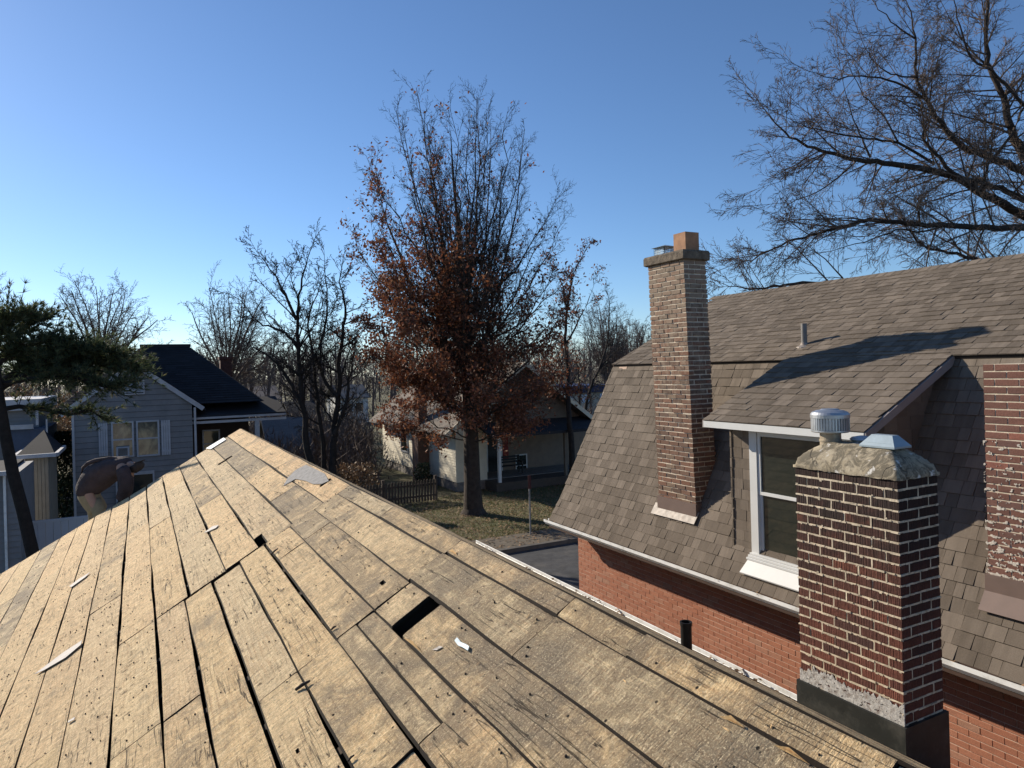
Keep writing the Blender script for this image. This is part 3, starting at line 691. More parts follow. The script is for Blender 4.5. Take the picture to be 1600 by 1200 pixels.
# splinters and nails scattered on the sheathing
sp = MB(); nl = MB()
for _ in range(500):
    uu = U(.6, 11); vv = U(-1.6, 1.28)
    if not clear(vv) or (2.6 < uu < 2.9): continue
    z = zn(vv)+.004; t = U(0, 6.3) if R() < .4 else math.pi/2+U(-.3, .3)
    L_ = U(.005, .016); d = Vector((math.cos(t), math.sin(t), math.cos(t)*PN))*L_; s_ = Vector((-math.sin(t), math.cos(t), -math.sin(t)*PN))*U(.0006, .002); p = Vector((vv, uu, z+.0006))
    sp.col(R()); sp.poly([p-d, p+s_, p+d, p-s_+Vector((0, 0, .002))])
sp.build('wood_slivers', MFresh, house, kind='stuff')
for _ in range(1300):
    uu = random.choice([i*.495+.07 for i in range(1, 22)])+U(-.03, .03) if R() < .5 else U(.8, 9); vv = U(-1.2, 1.29)
    if not clear(vv) or 2.6 < uu < 2.9: continue
    p = Vector((vv, uu, zn(vv)+.003))
    r_ = U(.0022, .0042); nl.col(R()); nl.lathe((p.x, p.y, p.z-.004), [(r_, 0), (r_, .005), (r_*.6, .007)], 6)
nl.build('nail_heads', MStick, house, kind='stuff')
fk = MB()
for _ in range(5200):
    uu = U(.5, 11); vv = U(-1.7, 1.29)
    if not clear(vv) or 2.6 < uu < 2.9 or (uu > 5 and R() < .3): continue
    if noise.noise(Vector((vv*3, uu*1.5, 8))) < -.1+.3*R(): continue
    t = U(-.35, .35) if R() < .75 else math.pi/2+U(-.2, .2); L_ = U(.006, .028); w_ = U(.001, .0035); ca, sa = math.cos(t), math.sin(t)
    if min(abs(vv+ca*L_-q) for q in SEAMS) < .012 or min(abs(vv-ca*L_-q) for q in SEAMS) < .012: continue
    d = Vector((ca, sa, ca*PN))*L_; s_ = Vector((-sa, ca, -sa*PN))*w_; p = Vector((vv, uu, zn(vv)+.0035)); hh = Vector((0, 0, U(.001, .004))); fk.col(R(), U(0, .8), U(0, .6))
    fk.poly([p-d, p+s_+hh*.5, p+d+hh, p-s_]); fk.poly([p-d-hh, p-s_-hh, p+d-hh, p+s_-hh][::-1])
o_ = fk.build('torn_fibre_flakes', MW, house, kind='stuff')


# ---- loose pieces resting on the deck (things of their own)
tag(flat_piece([(56, 1056), (100, 1022), (130, 1003), (128, 1010), (104, 1030), (70, 1050)], 'wood_shard', MShard, .012, .003, None, .02), 'long pale pointed shard of wood lying on the boards at lower left', 'wood shard')
tag(flat_piece([(322, 702), (350, 685), (354, 688), (330, 703)], 'white_strip', MVinyl, .015, .004), 'white strip lying on the far edge of the roof near the peak', 'strip')
tag(flat_piece([(320, 834), (333, 824), (343, 822), (338, 827), (324, 833)], 'wood_shard', MShard, .01, .003, None, .03), 'small pale splinter beside the stepped joint in the middle of the boards', 'wood shard')
tag(flat_piece([(109, 917), (125, 905), (142, 895), (134, 903), (112, 919)], 'wood_shard', MShard, .008, .003, None, .02), 'thin pale sliver on the upper left boards, beyond the long shard', 'wood shard')
tag(flat_piece([(108, 1128), (118, 1122), (117, 1126), (107, 1131)], 'wood_chip', MShard, .008, .003), 'small wood chip across the gap between two boards at lower left', 'wood chip')
tag(flat_piece([(676, 1017), (684, 1018), (687, 1011), (693, 1013), (692, 1019), (688, 1018), (686, 1022), (680, 1021)][:4]+[(738, 1012)][:0], 'paper_scrap', MShard, .006, .001), 'crumpled pale scrap stuck to the board below the open gap', 'scrap')
sc = flat_piece([(712, 1004), (716, 999), (722, 1006), (730, 1009), (735, 1013), (733, 1020), (726, 1015), (717, 1011)], 'paper_scrap', MGalvB, .007, .001, None, .05)
tag(sc, 'silvery crumpled foil scrap on the board right of the long dark gap', 'scrap')
def stick(a_, b_, r_, label, mat=MStick):
    p, q = on_deck(*a_, .01), on_deck(*b_, .014); m = MB(); m.tube([p, (p+q)/2+Vector((0, 0, .003)), q], [r_, r_*1.2, r_*.7], 6)
    tag(m.build('stick', mat), label, 'stick')
stick((464, 1081), (487, 1068), .006, 'grey stick lying across the dark gap at lower middle of the deck')
stick((546, 1193), (557, 1185), .003, 'short twig over the board gap at the bottom edge')
stick((425, 868), (436, 860), .005, 'short dark peg beside the seam under the square hole')
stick((519, 987), (528, 982), .004, 'small dark splinter by the seam left of the long dark gap')

# ================================================================= BRICK HOUSE NEXT DOOR
bh = thing('brick_house', 'red brick house next door under a brown shingled gambrel roof', 'house', (9.5, 5, 0))
WX = 6.9; BY1 = 10.78; BY0 = -6.; RIDX = 10.6
bw = MB(); bw.box(WX+.006, WX+.30, BY0, BY1-.006, 0, H-2.62); bw.box(WX+.3, 14.3, BY1-.3, BY1-.006, 0, H-2.62)
gp = [(WX+.1, H-2.62), (7.9, H-.05), (RIDX, H+1.25), (13.3, H-.05), (14.3, H-2.62)]
bw.prism(None, [(x, BY1-.25, z) for x, z in gp], [(x, BY1-.02, z) for x, z in gp]); bw.box(14.0, 14.3, BY0, BY1-.3, 0, H-2.62)
bwall = bw.build('wall', MMortO, bh)
bl = []
ch = .0677; z = H-2.75-ch; r_ = 0
while z > 1.1:
    y = BY1-(.106 if r_ % 2 else 0.)
    if r_ % 2: bl.append((WX+.045, BY1-.053, z+ch/2, .09, .098, .0565, r_))
    while y > -1.:
        bl.append((WX+.045+U(-.0012, .0012), y-.1058, z+ch/2, .09, .2035, .0585, r_)); y -= .2117
    z -= ch; r_ += 1
def vis(b_):
    q = proj((b_[0], b_[1], b_[2]))
    if q is None or not (-5 < q[0] < 1605 and -5 < q[1] < 1205): return 1e9
    # hidden behind the stripped roof or the near chimney?
    rr_ = ray(q[0], q[1])
    if -rr_.z/rr_.x > .60: return 1e8+q[2]
    if 1252 < q[0] < 1470: return 1e7+q[2]
    return q[2]
bl.sort(key=vis); lay(bl[:225], bwall, MB_wall, .0008, .002); lay_joined(bl[225:], bwall, MB_wall, .0008)
so_ = MB(); so_.box(6.40, WX+.005, BY0, BY1+.15, H-2.86, H-2.83); so_.box(6.42, 6.45, BY0, BY1+.15, H-2.86, H-2.74); so_.build('soffit', MSoff, bh)
gutter(6.455, H-2.735, BY0, 11.06, bh, -1, .085, .085)

# roof base sheets
PROF = [(6.44, H-2.735), (6.66, H-2.40), (7.07, H-1.64), (7.935, H-.015)]
UPR = [(7.90, H+.005), (RIDX, H+1.335)]
RY1 = 10.98
rs = MB()
def sheet(m, prof, y0, y1, th=.06):
    n_ = len(prof); top = prof; bot = [(x+.02, z-th) for x, z in prof]
    m.prism(None, [(x, y0, z) for x, z in top]+[(x, y0, z) for x, z in reversed(bot)], [(x, y1, z) for x, z in top]+[(x, y1, z) for x, z in reversed(bot)])
sheet(rs, [(x, z-.012) for x, z in PROF], BY0, RY1-.02); sheet(rs, [(x, z-.012) for x, z in UPR], BY0, RY1-.02)
mir = lambda pr_: [(2*RIDX-x, z-.012) for x, z in pr_]
rs.prism(None, [(x, BY0, z) for x, z in mir(UPR)]+[(x, BY0, z-.06) for x, z in reversed(mir(UPR))], [(x, RY1-.02, z) for x, z in mir(UPR)]+[(x, RY1-.02, z-.06) for x, z in reversed(mir(UPR))])
rs.prism(None, [(x, BY0, z) for x, z in mir(PROF)]+[(x-.05, BY0, z-.06) for x, z in reversed(mir(PROF))], [(x, RY1-.02, z) for x, z in mir(PROF)]+[(x-.05, RY1-.02, z-.06) for x, z in reversed(mir(PROF))])
# dormer shed roof sheet
DY0, DY1, DEX, DEZ = 4.645, 6.94, 6.40, H-.735
DPR = [(DEX, DEZ), (7.94, H+.03)]
sheet(rs, [(x, z-.012) for x, z in DPR], DY0+.02, DY1-.02, .05)
broof = rs.build('roof', MUnder, bh)
# dormer walls
DW = 6.70
dw = MB(); dw.box(DW+.008, DW+.12, 4.80, 6.74, H-2.5, DEZ+.02)
dw.hexa([(DW+.13, 4.808, H-2.6), (8.0, 4.808, H-.5), (8.0, 4.9, H-.5), (DW+.13, 4.9, H-2.6), (DW+.13, 4.808, DEZ+.12), (8.0, 4.808, H-.05), (8.0, 4.9, H-.05), (DW+.13, 4.9, DEZ+.12)])
dw.hexa([(DW+.13, 6.64, H-2.6), (8.0, 6.64, H-.5), (8.0, 6.732, H-.5), (DW+.13, 6.732, H-2.6), (DW+.13, 6.64, DEZ+.12), (8.0, 6.64, H-.05), (8.0, 6.732, H-.05), (DW+.13, 6.732, DEZ+.12)])
dorm = dw.build('dormer', MSH, bh, label='shed dormer with white window')
# shingle laying
SHL = []
def course(pa, pb, nrm, y0, y1, expo, y_skip=None, chk=None, store=SHL):
    """one course: butt edge at pa (x,z), upslope toward pb; tabs along y"""
    y = y0-U(0, .2)
    while y < y1:
        w = random.choice([.09, .12, .14, .17, .20, .24]); a_, b_ = max(y, y0), min(y+w, y1); y += w
        if b_-a_ < .03: continue
        if chk and not chk((a_+b_)/2): continue
        store.append((pa, pb, nrm, a_, b_, random.choice([.004, .006, .010, .013])))
def lay_prof(prof, y0, y1, expo=.143, chk=None, store=SHL, wav=0):
    pts = [Vector((x, 0, z)) for x, z in prof]; seg = [(pts[i+1]-pts[i]).length for i in range(len(pts)-1)]; tot = sum(seg)
    def P(s):
        s = max(0, s)
        for i, L_ in enumerate(seg):
            if s <= L_ or i == len(seg)-1: return pts[i]+(pts[i+1]-pts[i])*(s/L_)
            s -= L_
    s = -.02; k_ = 0
    while s < tot-.02:
        a_ = P(s) if s > 0 else pts[0]-(pts[1]-pts[0]).normalized()*.02; b_ = P(min(s+expo+.03, tot+.01)); d = (b_-a_).normalized(); n_ = Vector((-d.z, 0, d.x))
        if n_.z < 0: n_ = -n_
        course(a_, b_, n_, y0, y1, expo, chk=(lambda y, a_=a_: chk(a_.x, y)) if chk else None, store=store); s += expo
def chk_low(x, y):
    if 4.88 < y < 6.72 and x > 6.70: return False
    return True
def chk_up(x, y): return True
lay_prof(PROF, -1.5, RY1, chk=chk_low)
lay_prof(DPR, DY0, DY1)
lay_prof(UPR, -1.5, RY1)
# fourth set: the far slopes and the part behind the camera stay as plain sheets (never in view)
def sh_geo(m, s, up_=0.):
    pa, pb, n_, a_, b_, th = s; q = .0060
    A0 = pa+n_*.001; A1 = pa+n_*(th+.006); B1 = pb+n_*.0035; B0 = pb-n_*.004
    y0, y1 = a_+q*.4, b_-q*.4
    m.hexa([(A0.x, y0, A0.z), (B0.x, y0, B0.z), (B0.x, y1, B0.z), (A0.x, y1, A0.z), (A1.x, y0, A1.z), (B1.x, y0, B1.z), (B1.x, y1, B1.z), (A1.x, y1, A1.z)])
def svis(s):
    c_ = (s[0]+s[1])/2; y = (s[3]+s[4])/2; q = proj((c_.x, y, c_.z))
    if q is None or not (-5 < q[0] < 1605 and -5 < q[1] < 1205): return 1e9
    if 1240 < q[0] < 1470 and q[1] > 720: return 1e7+q[2]
    rr_ = Vector((c_.x, y, c_.z-H)).normalized()
    return -((s[4]-s[3])*.15*abs(s[2].dot(rr_))/q[2]**2)
SHL.sort(key=svis)
for s in SHL[:300]:
    m = MB(); m.col(0.); c_ = (s[0]+s[1])/2; sh_geo(m, s); m.build('shingle', MSH, broof)
m = MB()
for s in SHL[300:]: m.col(R()); sh_geo(m, s)
m.build('shingle_field', MSH, broof, kind='stuff')
# vertical shingles on the dormer: front strip, cheek
m = MB(); z = H-2.52
while z < DEZ+.05:
    y = 6.74
    while y > 6.43:
        w = U(.10, .2); m.col(R()); m.box(DW-.012-U(0, .006), DW+.01, max(y-w, 6.43)+.002, y-.002, z, z+.128, .0015); y -= w
    z += .13
m.build('dormer_front_shingles', MSH, dorm, kind='stuff')
m = MB(); z = H-2.52
while z < DEZ+.05:
    for sgn in (0,):
        m.col(R()); m.box(DW-.03, DW+.14, 6.742, 6.762+U(0, .008), z, z+.120, .002)
    z += .13
m.build('corner_shingles', MSH, dorm, kind='stuff')
for Yp, yo in ((4.80, -1), (6.735, 1)):
    m = MB(); z = H-2.5
    while z < H-.04:
        x = DW+.005
        while x < 7.95:
            w = U(.14, .3); zr_top = DEZ+(x-DEX)*.497-.05; zr_bot = H-(7.94-x)*1.88-.15
            if z < zr_top and z+.14 > zr_bot:
                m.col(R()); y0, y1 = sorted((Yp, Yp+yo*U(.008, .014)))
                m.box(x+.002, min(x+w, 7.97)-.002, y0, y1, z, min(z+.142, zr_top+.04), .001)
            x += w
        z += .143
    m.build('cheek_shingles', MSH, dorm, kind='stuff')
# eave fascia, rake boards
m = MB(); m.box(DEX-.015, DEX+.012, DY0+.01, DY1-.01, DEZ-.095, DEZ-.015); m.build('eave_fascia', MTrim, dorm)
m = MB(); m.box(DEX+.013, DW+.01, DY0+.03, DY1-.03, DEZ-.09, DEZ-.075); m.build('eave_soffit', MTrim, dorm)
for yy, nm in ((DY0, 'rake_board'), (DY1, 'rake_board')):
    m = MB(); s_ = .014 if yy == DY0 else -.014
    m.hexa([(DEX-.01, yy-s_, DEZ-.10), (7.93, yy-s_, H-.085), (7.93, yy+s_, H-.085), (DEX-.01, yy+s_, DEZ-.10), (DEX-.01, yy-s_, DEZ-.012), (7.93, yy-s_, H+.012), (7.93, yy+s_, H+.012), (DEX-.01, yy+s_, DEZ-.012)])
    m.build(nm, simple('taupe_rake_paint', (.24, .21, .20), .6, .1, 4, .1), dorm)
# dormer window
WT, WBt = DEZ-.095, H-2.365; WY1, WY0 = 6.43, 4.95
win = MB(); win.box(DW-.045, DW+.02, WY1-.115, WY1, WBt, WT); win.box(DW-.045, DW+.02, WY0, WY0+.10, WBt, WT); win.box(DW-.04, DW+.02, WY0+.1, WY1-.115, WT-.05, WT)
window = win.build('window', MTrim, dorm)
m = MB(); ya, yb = WY1-.115, WY0+.10; mz = (WT+WBt)/2-.02
for (z0, z1, dx) in ((mz-.02, WT-.05, 0.), (WBt, mz+.02, .02)):
    m.box(DW-.03+dx, DW-.005+dx, ya-.045, ya-.003, z0, z1); m.box(DW-.03+dx, DW-.005+dx, yb+.003, yb+.045, z0, z1)
    m.box(DW-.03+dx, DW-.005+dx, yb+.045, ya-.045, z0, z0+.04); m.box(DW-.03+dx, DW-.005+dx, yb+.045, ya-.045, z1-.04, z1)
m.box(DW-.022, DW-.0, ya-.003+.0, ya, WBt, WT-.05)
sash = m.build('window_sash', MTrim, dorm, bevel=.003)
m = MB(); m.box(DW-.010, DW-.006, yb+.045, ya-.045, mz+.02, WT-.09); m.box(DW+.006, DW+.009, yb+.045, ya-.045, WBt+.04, mz-.02); m.build('window_pane', MGlass, dorm)
m = MB()
m.box(DW-.075, DW+.02, WY0-.03, WY1+.01, WBt-.022, WBt); m.box(DW-.10, DW-.02, WY0-.03, WY1+.015, WBt-.05, WBt-.024); m.box(DW-.125, DW-.03, WY0-.03, WY1+.02, WBt-.08, WBt-.052)
m.build('window_sill', MTrim, dorm, bevel=.003)
m = MB(); m.hexa([(6.475, WY0-.03, H-2.60), (6.60, WY0-.03, H-2.46), (6.60, WY1+.0, H-2.46), (6.475, WY1+.03, H-2.60), (6.47, WY0-.03, H-2.585), (6.59, WY0-.03, H-2.44), (6.59, WY1+.0, H-2.44), (6.47, WY1+.03, H-2.585)])
m.build('sill_apron', MTrim, dorm)
# gable rake trim and ridge cap
m = MB()
for pr_ in (PROF, UPR):
    for (x0, z0), (x1, z1) in zip(pr_[:-1], pr_[1:]): m.bar((x0+.02, RY1-.03, z0-.06), (x1+.02, RY1-.03, z1-.06), .03, .10, (0, 0, 1) if abs(z1-z0) < 9 else (1, 0, 0))
m.build('rake_trim', MBrownM, bh)
m = MB(); y = -1.5
while y < RY1:
    m.col(R()); zz = H+1.335+.012+.006*noise.noise(Vector((y*2, 0, 0)))
    m.hexa([(RIDX-.14, y, zz-.068), (RIDX, y, zz), (RIDX, y+.2, zz-.006), (RIDX-.14, y+.2, zz-.074), (RIDX-.14, y, zz-.06), (RIDX, y, zz+.010), (RIDX, y+.2, zz+.004), (RIDX-.14, y+.2, zz-.066)])
    m.hexa([(RIDX, y, zz), (RIDX+.14, y, zz-.068), (RIDX+.14, y+.2, zz-.074), (RIDX, y+.2, zz-.006), (RIDX, y, zz+.010), (RIDX+.14, y, zz-.06), (RIDX+.14, y+.2, zz-.066), (RIDX, y+.2, zz+.004)])
    y += .143
m.build('ridge_cap', MSH, broof, kind='stuff')
# small vent pipe in the upper slope
q = at(1257, 541, 10.01); m = MB(); m.lathe((q.x, q.y, q.z-.04), [(.04, 0), (.04, .36), (.034, .36), (.034, .2)], 16); m.build('roof_vent_pipe', MLead, bh)
m = MB(); m.lathe((q.x, q.y, q.z-.02), [(.12, -.04), (.11, .01), (.055, .04), (.042, .07)], 20); m.build('vent_boot', MAlu, bh)

# middle chimney, leaning a little
MX0, MX1, MY0, MY1 = 6.775, 7.20, 7.545, 8.345; MZ0, MZT = H-2.1, H+1.45
def lean(p): return (p[0], p[1]+.035*(p[2]-MZ0)*.95, p[2])
m = MB(); m.col(.4); m.box(MX0+.017, MX1-.017, MY0+.017, MY1-.017, MZ0-.3, MZT, 0, lean)
mch = m.build('chimney', MMortM, bh, label='tall whitish weathered brick chimney with clay flue')
nn = int((MZT-MZ0)/.0677); lay_joined(ring_courses(MX0, MX1, MY0, MY1, MZT-nn*.0677, nn, jt=.016), mch, MB_mid, .005, lean)
m = MB()   # slab cap with ragged edge
n_ = 26; base = len(m.v)
def capp(t, r_, z):
    k_ = t*4; s_ = int(k_) % 4; f = k_-int(k_); ex = .036*r_; x0, x1, y0, y1 = MX0-ex, MX1+ex, MY0-ex+.12, MY1+ex+.12
    P = [(x0, y0+(y1-y0)*f), (x0+(x1-x0)*f, y1), (x1, y1-(y1-y0)*f), (x1-(x1-x0)*f, y0)][s_]
    return (P[0]+.006*noise.noise(Vector((t*70, z*30, 1))), P[1]+.006*noise.noise(Vector((t*70, z*30, 5))), z)
zs = [(.4, MZT-.005), (1, MZT+.01), (1, MZT+.11), (.7, MZT+.135)]; N_ = 80
for r_, z in zs:
    for i in range(N_): m.v.append(capp(i/N_, r_, z))
for a_ in range(3):
    for i in range(N_): j = (i+1) % N_; m.face((a_*N_+j, a_*N_+i, (a_+1)*N_+i, (a_+1)*N_+j))
m.face(tuple(3*N_+i for i in reversed(range(N_)))); m.face(tuple(range(N_))); m.build('cap_slab', MConc, mch)
fy = MY0+.12+.17; m = MB(); w = .125
for s_ in (0,):
    zt0, zt1 = MZT+.13, MZT+.40; cx_ = (MX0+MX1)/2
    o_ = [(cx_-w, fy-w), (cx_+w, fy-w), (cx_+w, fy+w), (cx_-w, fy+w)]; i_ = [(cx_-w+.03, fy-w+.03), (cx_+w-.03, fy-w+.03), (cx_+w-.03, fy+w-.03), (cx_-w+.03, fy+w-.03)]
    for j in range(4):
        k2 = (j+1) % 4
        m.poly([(*o_[j], zt0), (*o_[k2], zt0), (*o_[k2], zt1), (*o_[j], zt1)]); m.poly([(*o_[j], zt1), (*o_[k2], zt1), (*i_[k2], zt1), (*i_[j], zt1)]); m.poly([(*i_[j], zt1), (*i_[k2], zt1), (*i_[k2], zt0), (*i_[j], zt0)])
m.build('flue_tile', MClay, mch)
fy2 = MY1+.12-.17; m = MB(); m.box(cx_-.13, cx_+.13, fy2-.13, fy2+.13, MZT+.13, MZT+.155); m.build('flue_cap_base', MAlu, mch)
m = MB()
for i in range(9):
    for sx in (-1, 1): m.bar((cx_+sx*.115, fy2-.115+.23*i/8, MZT+.155), (cx_+sx*.115, fy2-.115+.23*i/8, MZT+.27), .006, .006, (1, 0, 0)); m.bar((cx_-.115+.23*i/8, fy2+sx*.115, MZT+.155), (cx_-.115+.23*i/8, fy2+sx*.115, MZT+.27), .006, .006, (1, 0, 0))
for z in (.18, .21, .24, .265):
    for sx in (-1, 1): m.bar((cx_+sx*.115, fy2-.115, MZT+z), (cx_+sx*.115, fy2+.115, MZT+z), .005, .005); m.bar((cx_-.115, fy2+sx*.115, MZT+z), (cx_+.115, fy2+sx*.115, MZT+z), .005, .005)
m.build('flue_cap_mesh', MGalvB, mch, kind='stuff')
m = MB(); o_ = [(cx_-.15, fy2-.15), (cx_+.15, fy2-.15), (cx_+.15, fy2+.15), (cx_-.15, fy2+.15)]
for j in range(4): k2 = (j+1) % 4; m.poly([(*o_[j], MZT+.27), (*o_[k2], MZT+.27), (cx_, fy2, MZT+.315)])
m.build('flue_cap_lid', MGalvB, mch)
m = MB(); m.box(MX0-.014, MX1-.02, MY0-.014, MY1+.01, MZ0-.12, MZ0+.14); m.build('base_flashing', MBrownM, mch)
def lowx(z): return 7.94-(H-z)/1.88
m = MB(); za, zb_ = MZ0+.02, MZ0-.13
m.hexa([(lowx(zb_)-.045, MY0-.03, zb_), (lowx(za)-.025, MY0-.03, za), (lowx(za)-.025, MY1+.10, za), (lowx(zb_)-.045, MY1+.10, zb_), (lowx(zb_)-.052, MY0-.03, zb_+.004), (lowx(za)-.032, MY0-.03, za+.004), (lowx(za)-.032, MY1+.10, za+.004), (lowx(zb_)-.052, MY1+.10, zb_+.004)])
m.build('apron_flashing', MAlu, mch)
# right chimney, cut off under the break
RX0, RX1, RY0_, RY1_ = 6.78, 7.38, 2.93, 3.73; RZT = H-.085
m = MB(); m.box(RX0+.0095, RX1-.0095, RY0_+.0095, RY1_-.0095, H-2.3, RZT-.004); rch = m.build('chimney', MMortG, bh, label='brown brick chimney smeared with white mortar at the right edge')
nn = int((RZT-(H-2.05))/.0677)+1; br = ring_courses(RX0, RX1, RY0_, RY1_, RZT-nn*.0677, nn)
sel = [b_ for b_ in br if b_[1] > 3.3 and b_[0] < 6.9]; oth = [b_ for b_ in br if not (b_[1] > 3.3 and b_[0] < 6.9)]
lay(sel, rch, MB_right, .001, .003); lay_joined(oth, rch, MB_right)
m = MB()   # white mortar smeared over the lower courses
for i in range(150):
    for r_ in range(240):
        y = 3.08+i*.0044; z = RZT-.7-r_*.0055; f = min(1, r_/240*1.25); jd = abs(((RZT-z) % .0677)-.0)/.0677; jd = min(jd, 1-jd)
        nz = noise.noise(Vector((y*17, z*30, 3)))+.5*noise.noise(Vector((y*60, z*80, 7)))
        if nz < .52-.55*f*(1-.8*min(1, jd*3)): continue
        m.col(R()); d_ = .0015+.003*max(0, nz); m.box(RX0-d_+.004, RX0+.008, y, y+.0047, z, z+.0058, .0005)
m.build('mortar_smear', MMortW, rch, kind='stuff')
m = MB(); m.box(RX0-.02, RX1-.3, RY0_-.02, RY1_+.015, H-2.32, H-1.99); m.build('base_flashing', MBrownM, rch)
m = MB(); za, zb_ = H-2.14, H-2.30
m.hexa([(lowx(zb_)-.06, RY0_, zb_), (lowx(za)-.03, RY0_, za), (lowx(za)-.03, RY1_+.02, za), (lowx(zb_)-.06, RY1_+.02, zb_), (lowx(zb_)-.067, RY0_, zb_+.005), (lowx(za)-.037, RY0_, za+.005), (lowx(za)-.037, RY1_+.02, za+.005), (lowx(zb_)-.067, RY1_+.02, zb_+.005)])
m.build('apron_flashing', MBrownM, rch)

# ================================================================= TREES
def grow(mb, p, d, L, r, lvl, prm, tips, rng):
    nseg = max(2, min(9, int(L/prm['seg'][min(lvl, 4)])+1)); step = L/nseg; pts = [p.copy()]; rad = [r]; dirs = [d.copy()]
    wig = prm['wig'][min(lvl, 4)]; trop = prm['trop'][min(lvl, 4)]; rend = r*prm.get('end', .35)
    for i in range(nseg):
        d = d+Vector((rng.gauss(0, wig), rng.gauss(0, wig), rng.gauss(0, wig)+trop)); d.normalize(); p = p+d*step
        pts.append(p.copy()); rad.append(r+(rend-r)*(i+1)/nseg); dirs.append(d.copy())
    mb.col(rng.random()); mb.tube(pts, rad, prm['sides'][min(lvl, 4)], cap=False)
    if lvl >= prm['max']:
        tips.append(p); tips.append(pts[len(pts)//2]); return
    if lvl == prm['max']-1: tips.append(p)
    n = prm['kids'][lvl]; n = int(n*rng.uniform(.8, 1.2)+.5); t0 = prm['start'][lvl]
    for k_ in range(n):
        t = t0+(1-t0)*((k_+rng.random())/n); i = min(int(t*nseg), nseg-1); f = t*nseg-i
        q = pts[i].lerp(pts[i+1], f); dd = dirs[i+1]; ang = math.radians(rng.uniform(*prm['ang'][lvl])); ax = dd.cross(Vector((rng.gauss(0, 1), rng.gauss(0, 1), rng.gauss(0, 1)))).normalized()
        nd = Matrix.Rotation(ang, 3, ax) @ dd
        ln = L*prm['len'][lvl]*(1-prm['lt'][lvl]*t)*rng.uniform(.7, 1.2); rr_ = (r+(rend-r)*t)*prm['rr'][lvl]*rng.uniform(.75, 1)
        grow(mb, q, nd, ln, max(rr_, prm['rmin']), lvl+1, prm, tips, rng)
def leaves(mb, tips, n, spread, size, rng, keep=None):
    for _ in range(n):
        c_ = tips[rng.randrange(len(tips))]
        if keep and not keep(c_, rng): continue
        for _k in range(3):
            c2 = c_+Vector((rng.gauss(0, spread), rng.gauss(0, spread), rng.gauss(0, spread*.8)-.03)); s_ = size*rng.uniform(.6, 1.25)
            a_ = Vector((rng.gauss(0, 1), rng.gauss(0, 1), rng.gauss(0, 1)-.5)).normalized(); b_ = a_.cross(Vector((rng.gauss(0, 1), rng.gauss(0, 1), rng.gauss(0, 1)))).normalized()
            mb.col(rng.random()); mb.poly([c2-a_*s_, c2+b_*s_*.55, c2+a_*s_, c2-b_*s_*.45])
# ---- the rust-leaved oak across the street
rng = random.Random(11)
ob = at_g(740, 803); oak = thing('oak_tree', 'tall upright oak holding rust-brown leaves, on the lawn across the street', 'tree', ob)
mb = MB(); tips = []
oprm = dict(seg=[1.2, .9, .6, .4, .3], wig=[.03, .055, .10, .16, .2], trop=[.02, .055, .03, .01, 0], sides=[10, 6, 4, 3, 3], max=4,
            kids=[0, 14, 7, 4], start=[0, .12, .12, .1], ang=[(0, 0), (20, 46), (25, 55), (25, 60)], len=[0, .40, .44, .5], lt=[0, .5, .4, .3], rr=[0, .5, .55, .6], rmin=.006, end=.28)
trunk_pts = [ob+Vector((0, 0, -.1)), ob+Vector((-.02, 0, 1.2)), ob+Vector((0, .05, 3.0)), ob+Vector((-.05, 0, 4.6)), ob+Vector((-.1, .1, 6.6)), ob+Vector((-.15, .1, 9.0)), ob+Vector((-.35, 0, 11.5)), ob+Vector((-.5, 0, 13.5)), ob+Vector((-.55, 0, 15.2))]
mt = MB(); mt.tube(trunk_pts[:5], [.42, .33, .30, .27, .22], 12, cap=False); mt.tube([ob+Vector((0, 0, -.1)), ob+Vector((0, 0, .35))], [.62, .33], 12, cap=False)
mt.build('trunk', MBark, oak, smooth=True)
mb.tube(trunk_pts[4:], [.22, .15, .08, .045, .012], 8, cap=False)
ENV = [(2.6, 2.4), (3.4, 3.4), (5.1, 4.3), (7., 4.7), (8.9, 4.75), (11.4, 4.4), (14., 3.7), (15.7, 2.7), (17.2, 1.3)]
def env(z):
    for (z0, r0), (z1, r1) in zip(ENV[:-1], ENV[1:]):
        if z <= z1: return r0+(r1-r0)*(z-z0)/(z1-z0)
    return .5
def axis(z):
    k0 = 0
    while k0 < len(trunk_pts)-2 and trunk_pts[k0+1].z < z: k0 += 1
    f = min(1, max(0, (z-trunk_pts[k0].z)/(trunk_pts[k0+1].z-trunk_pts[k0].z))); return trunk_pts[k0].lerp(trunk_pts[k0+1], f)
nb = 82
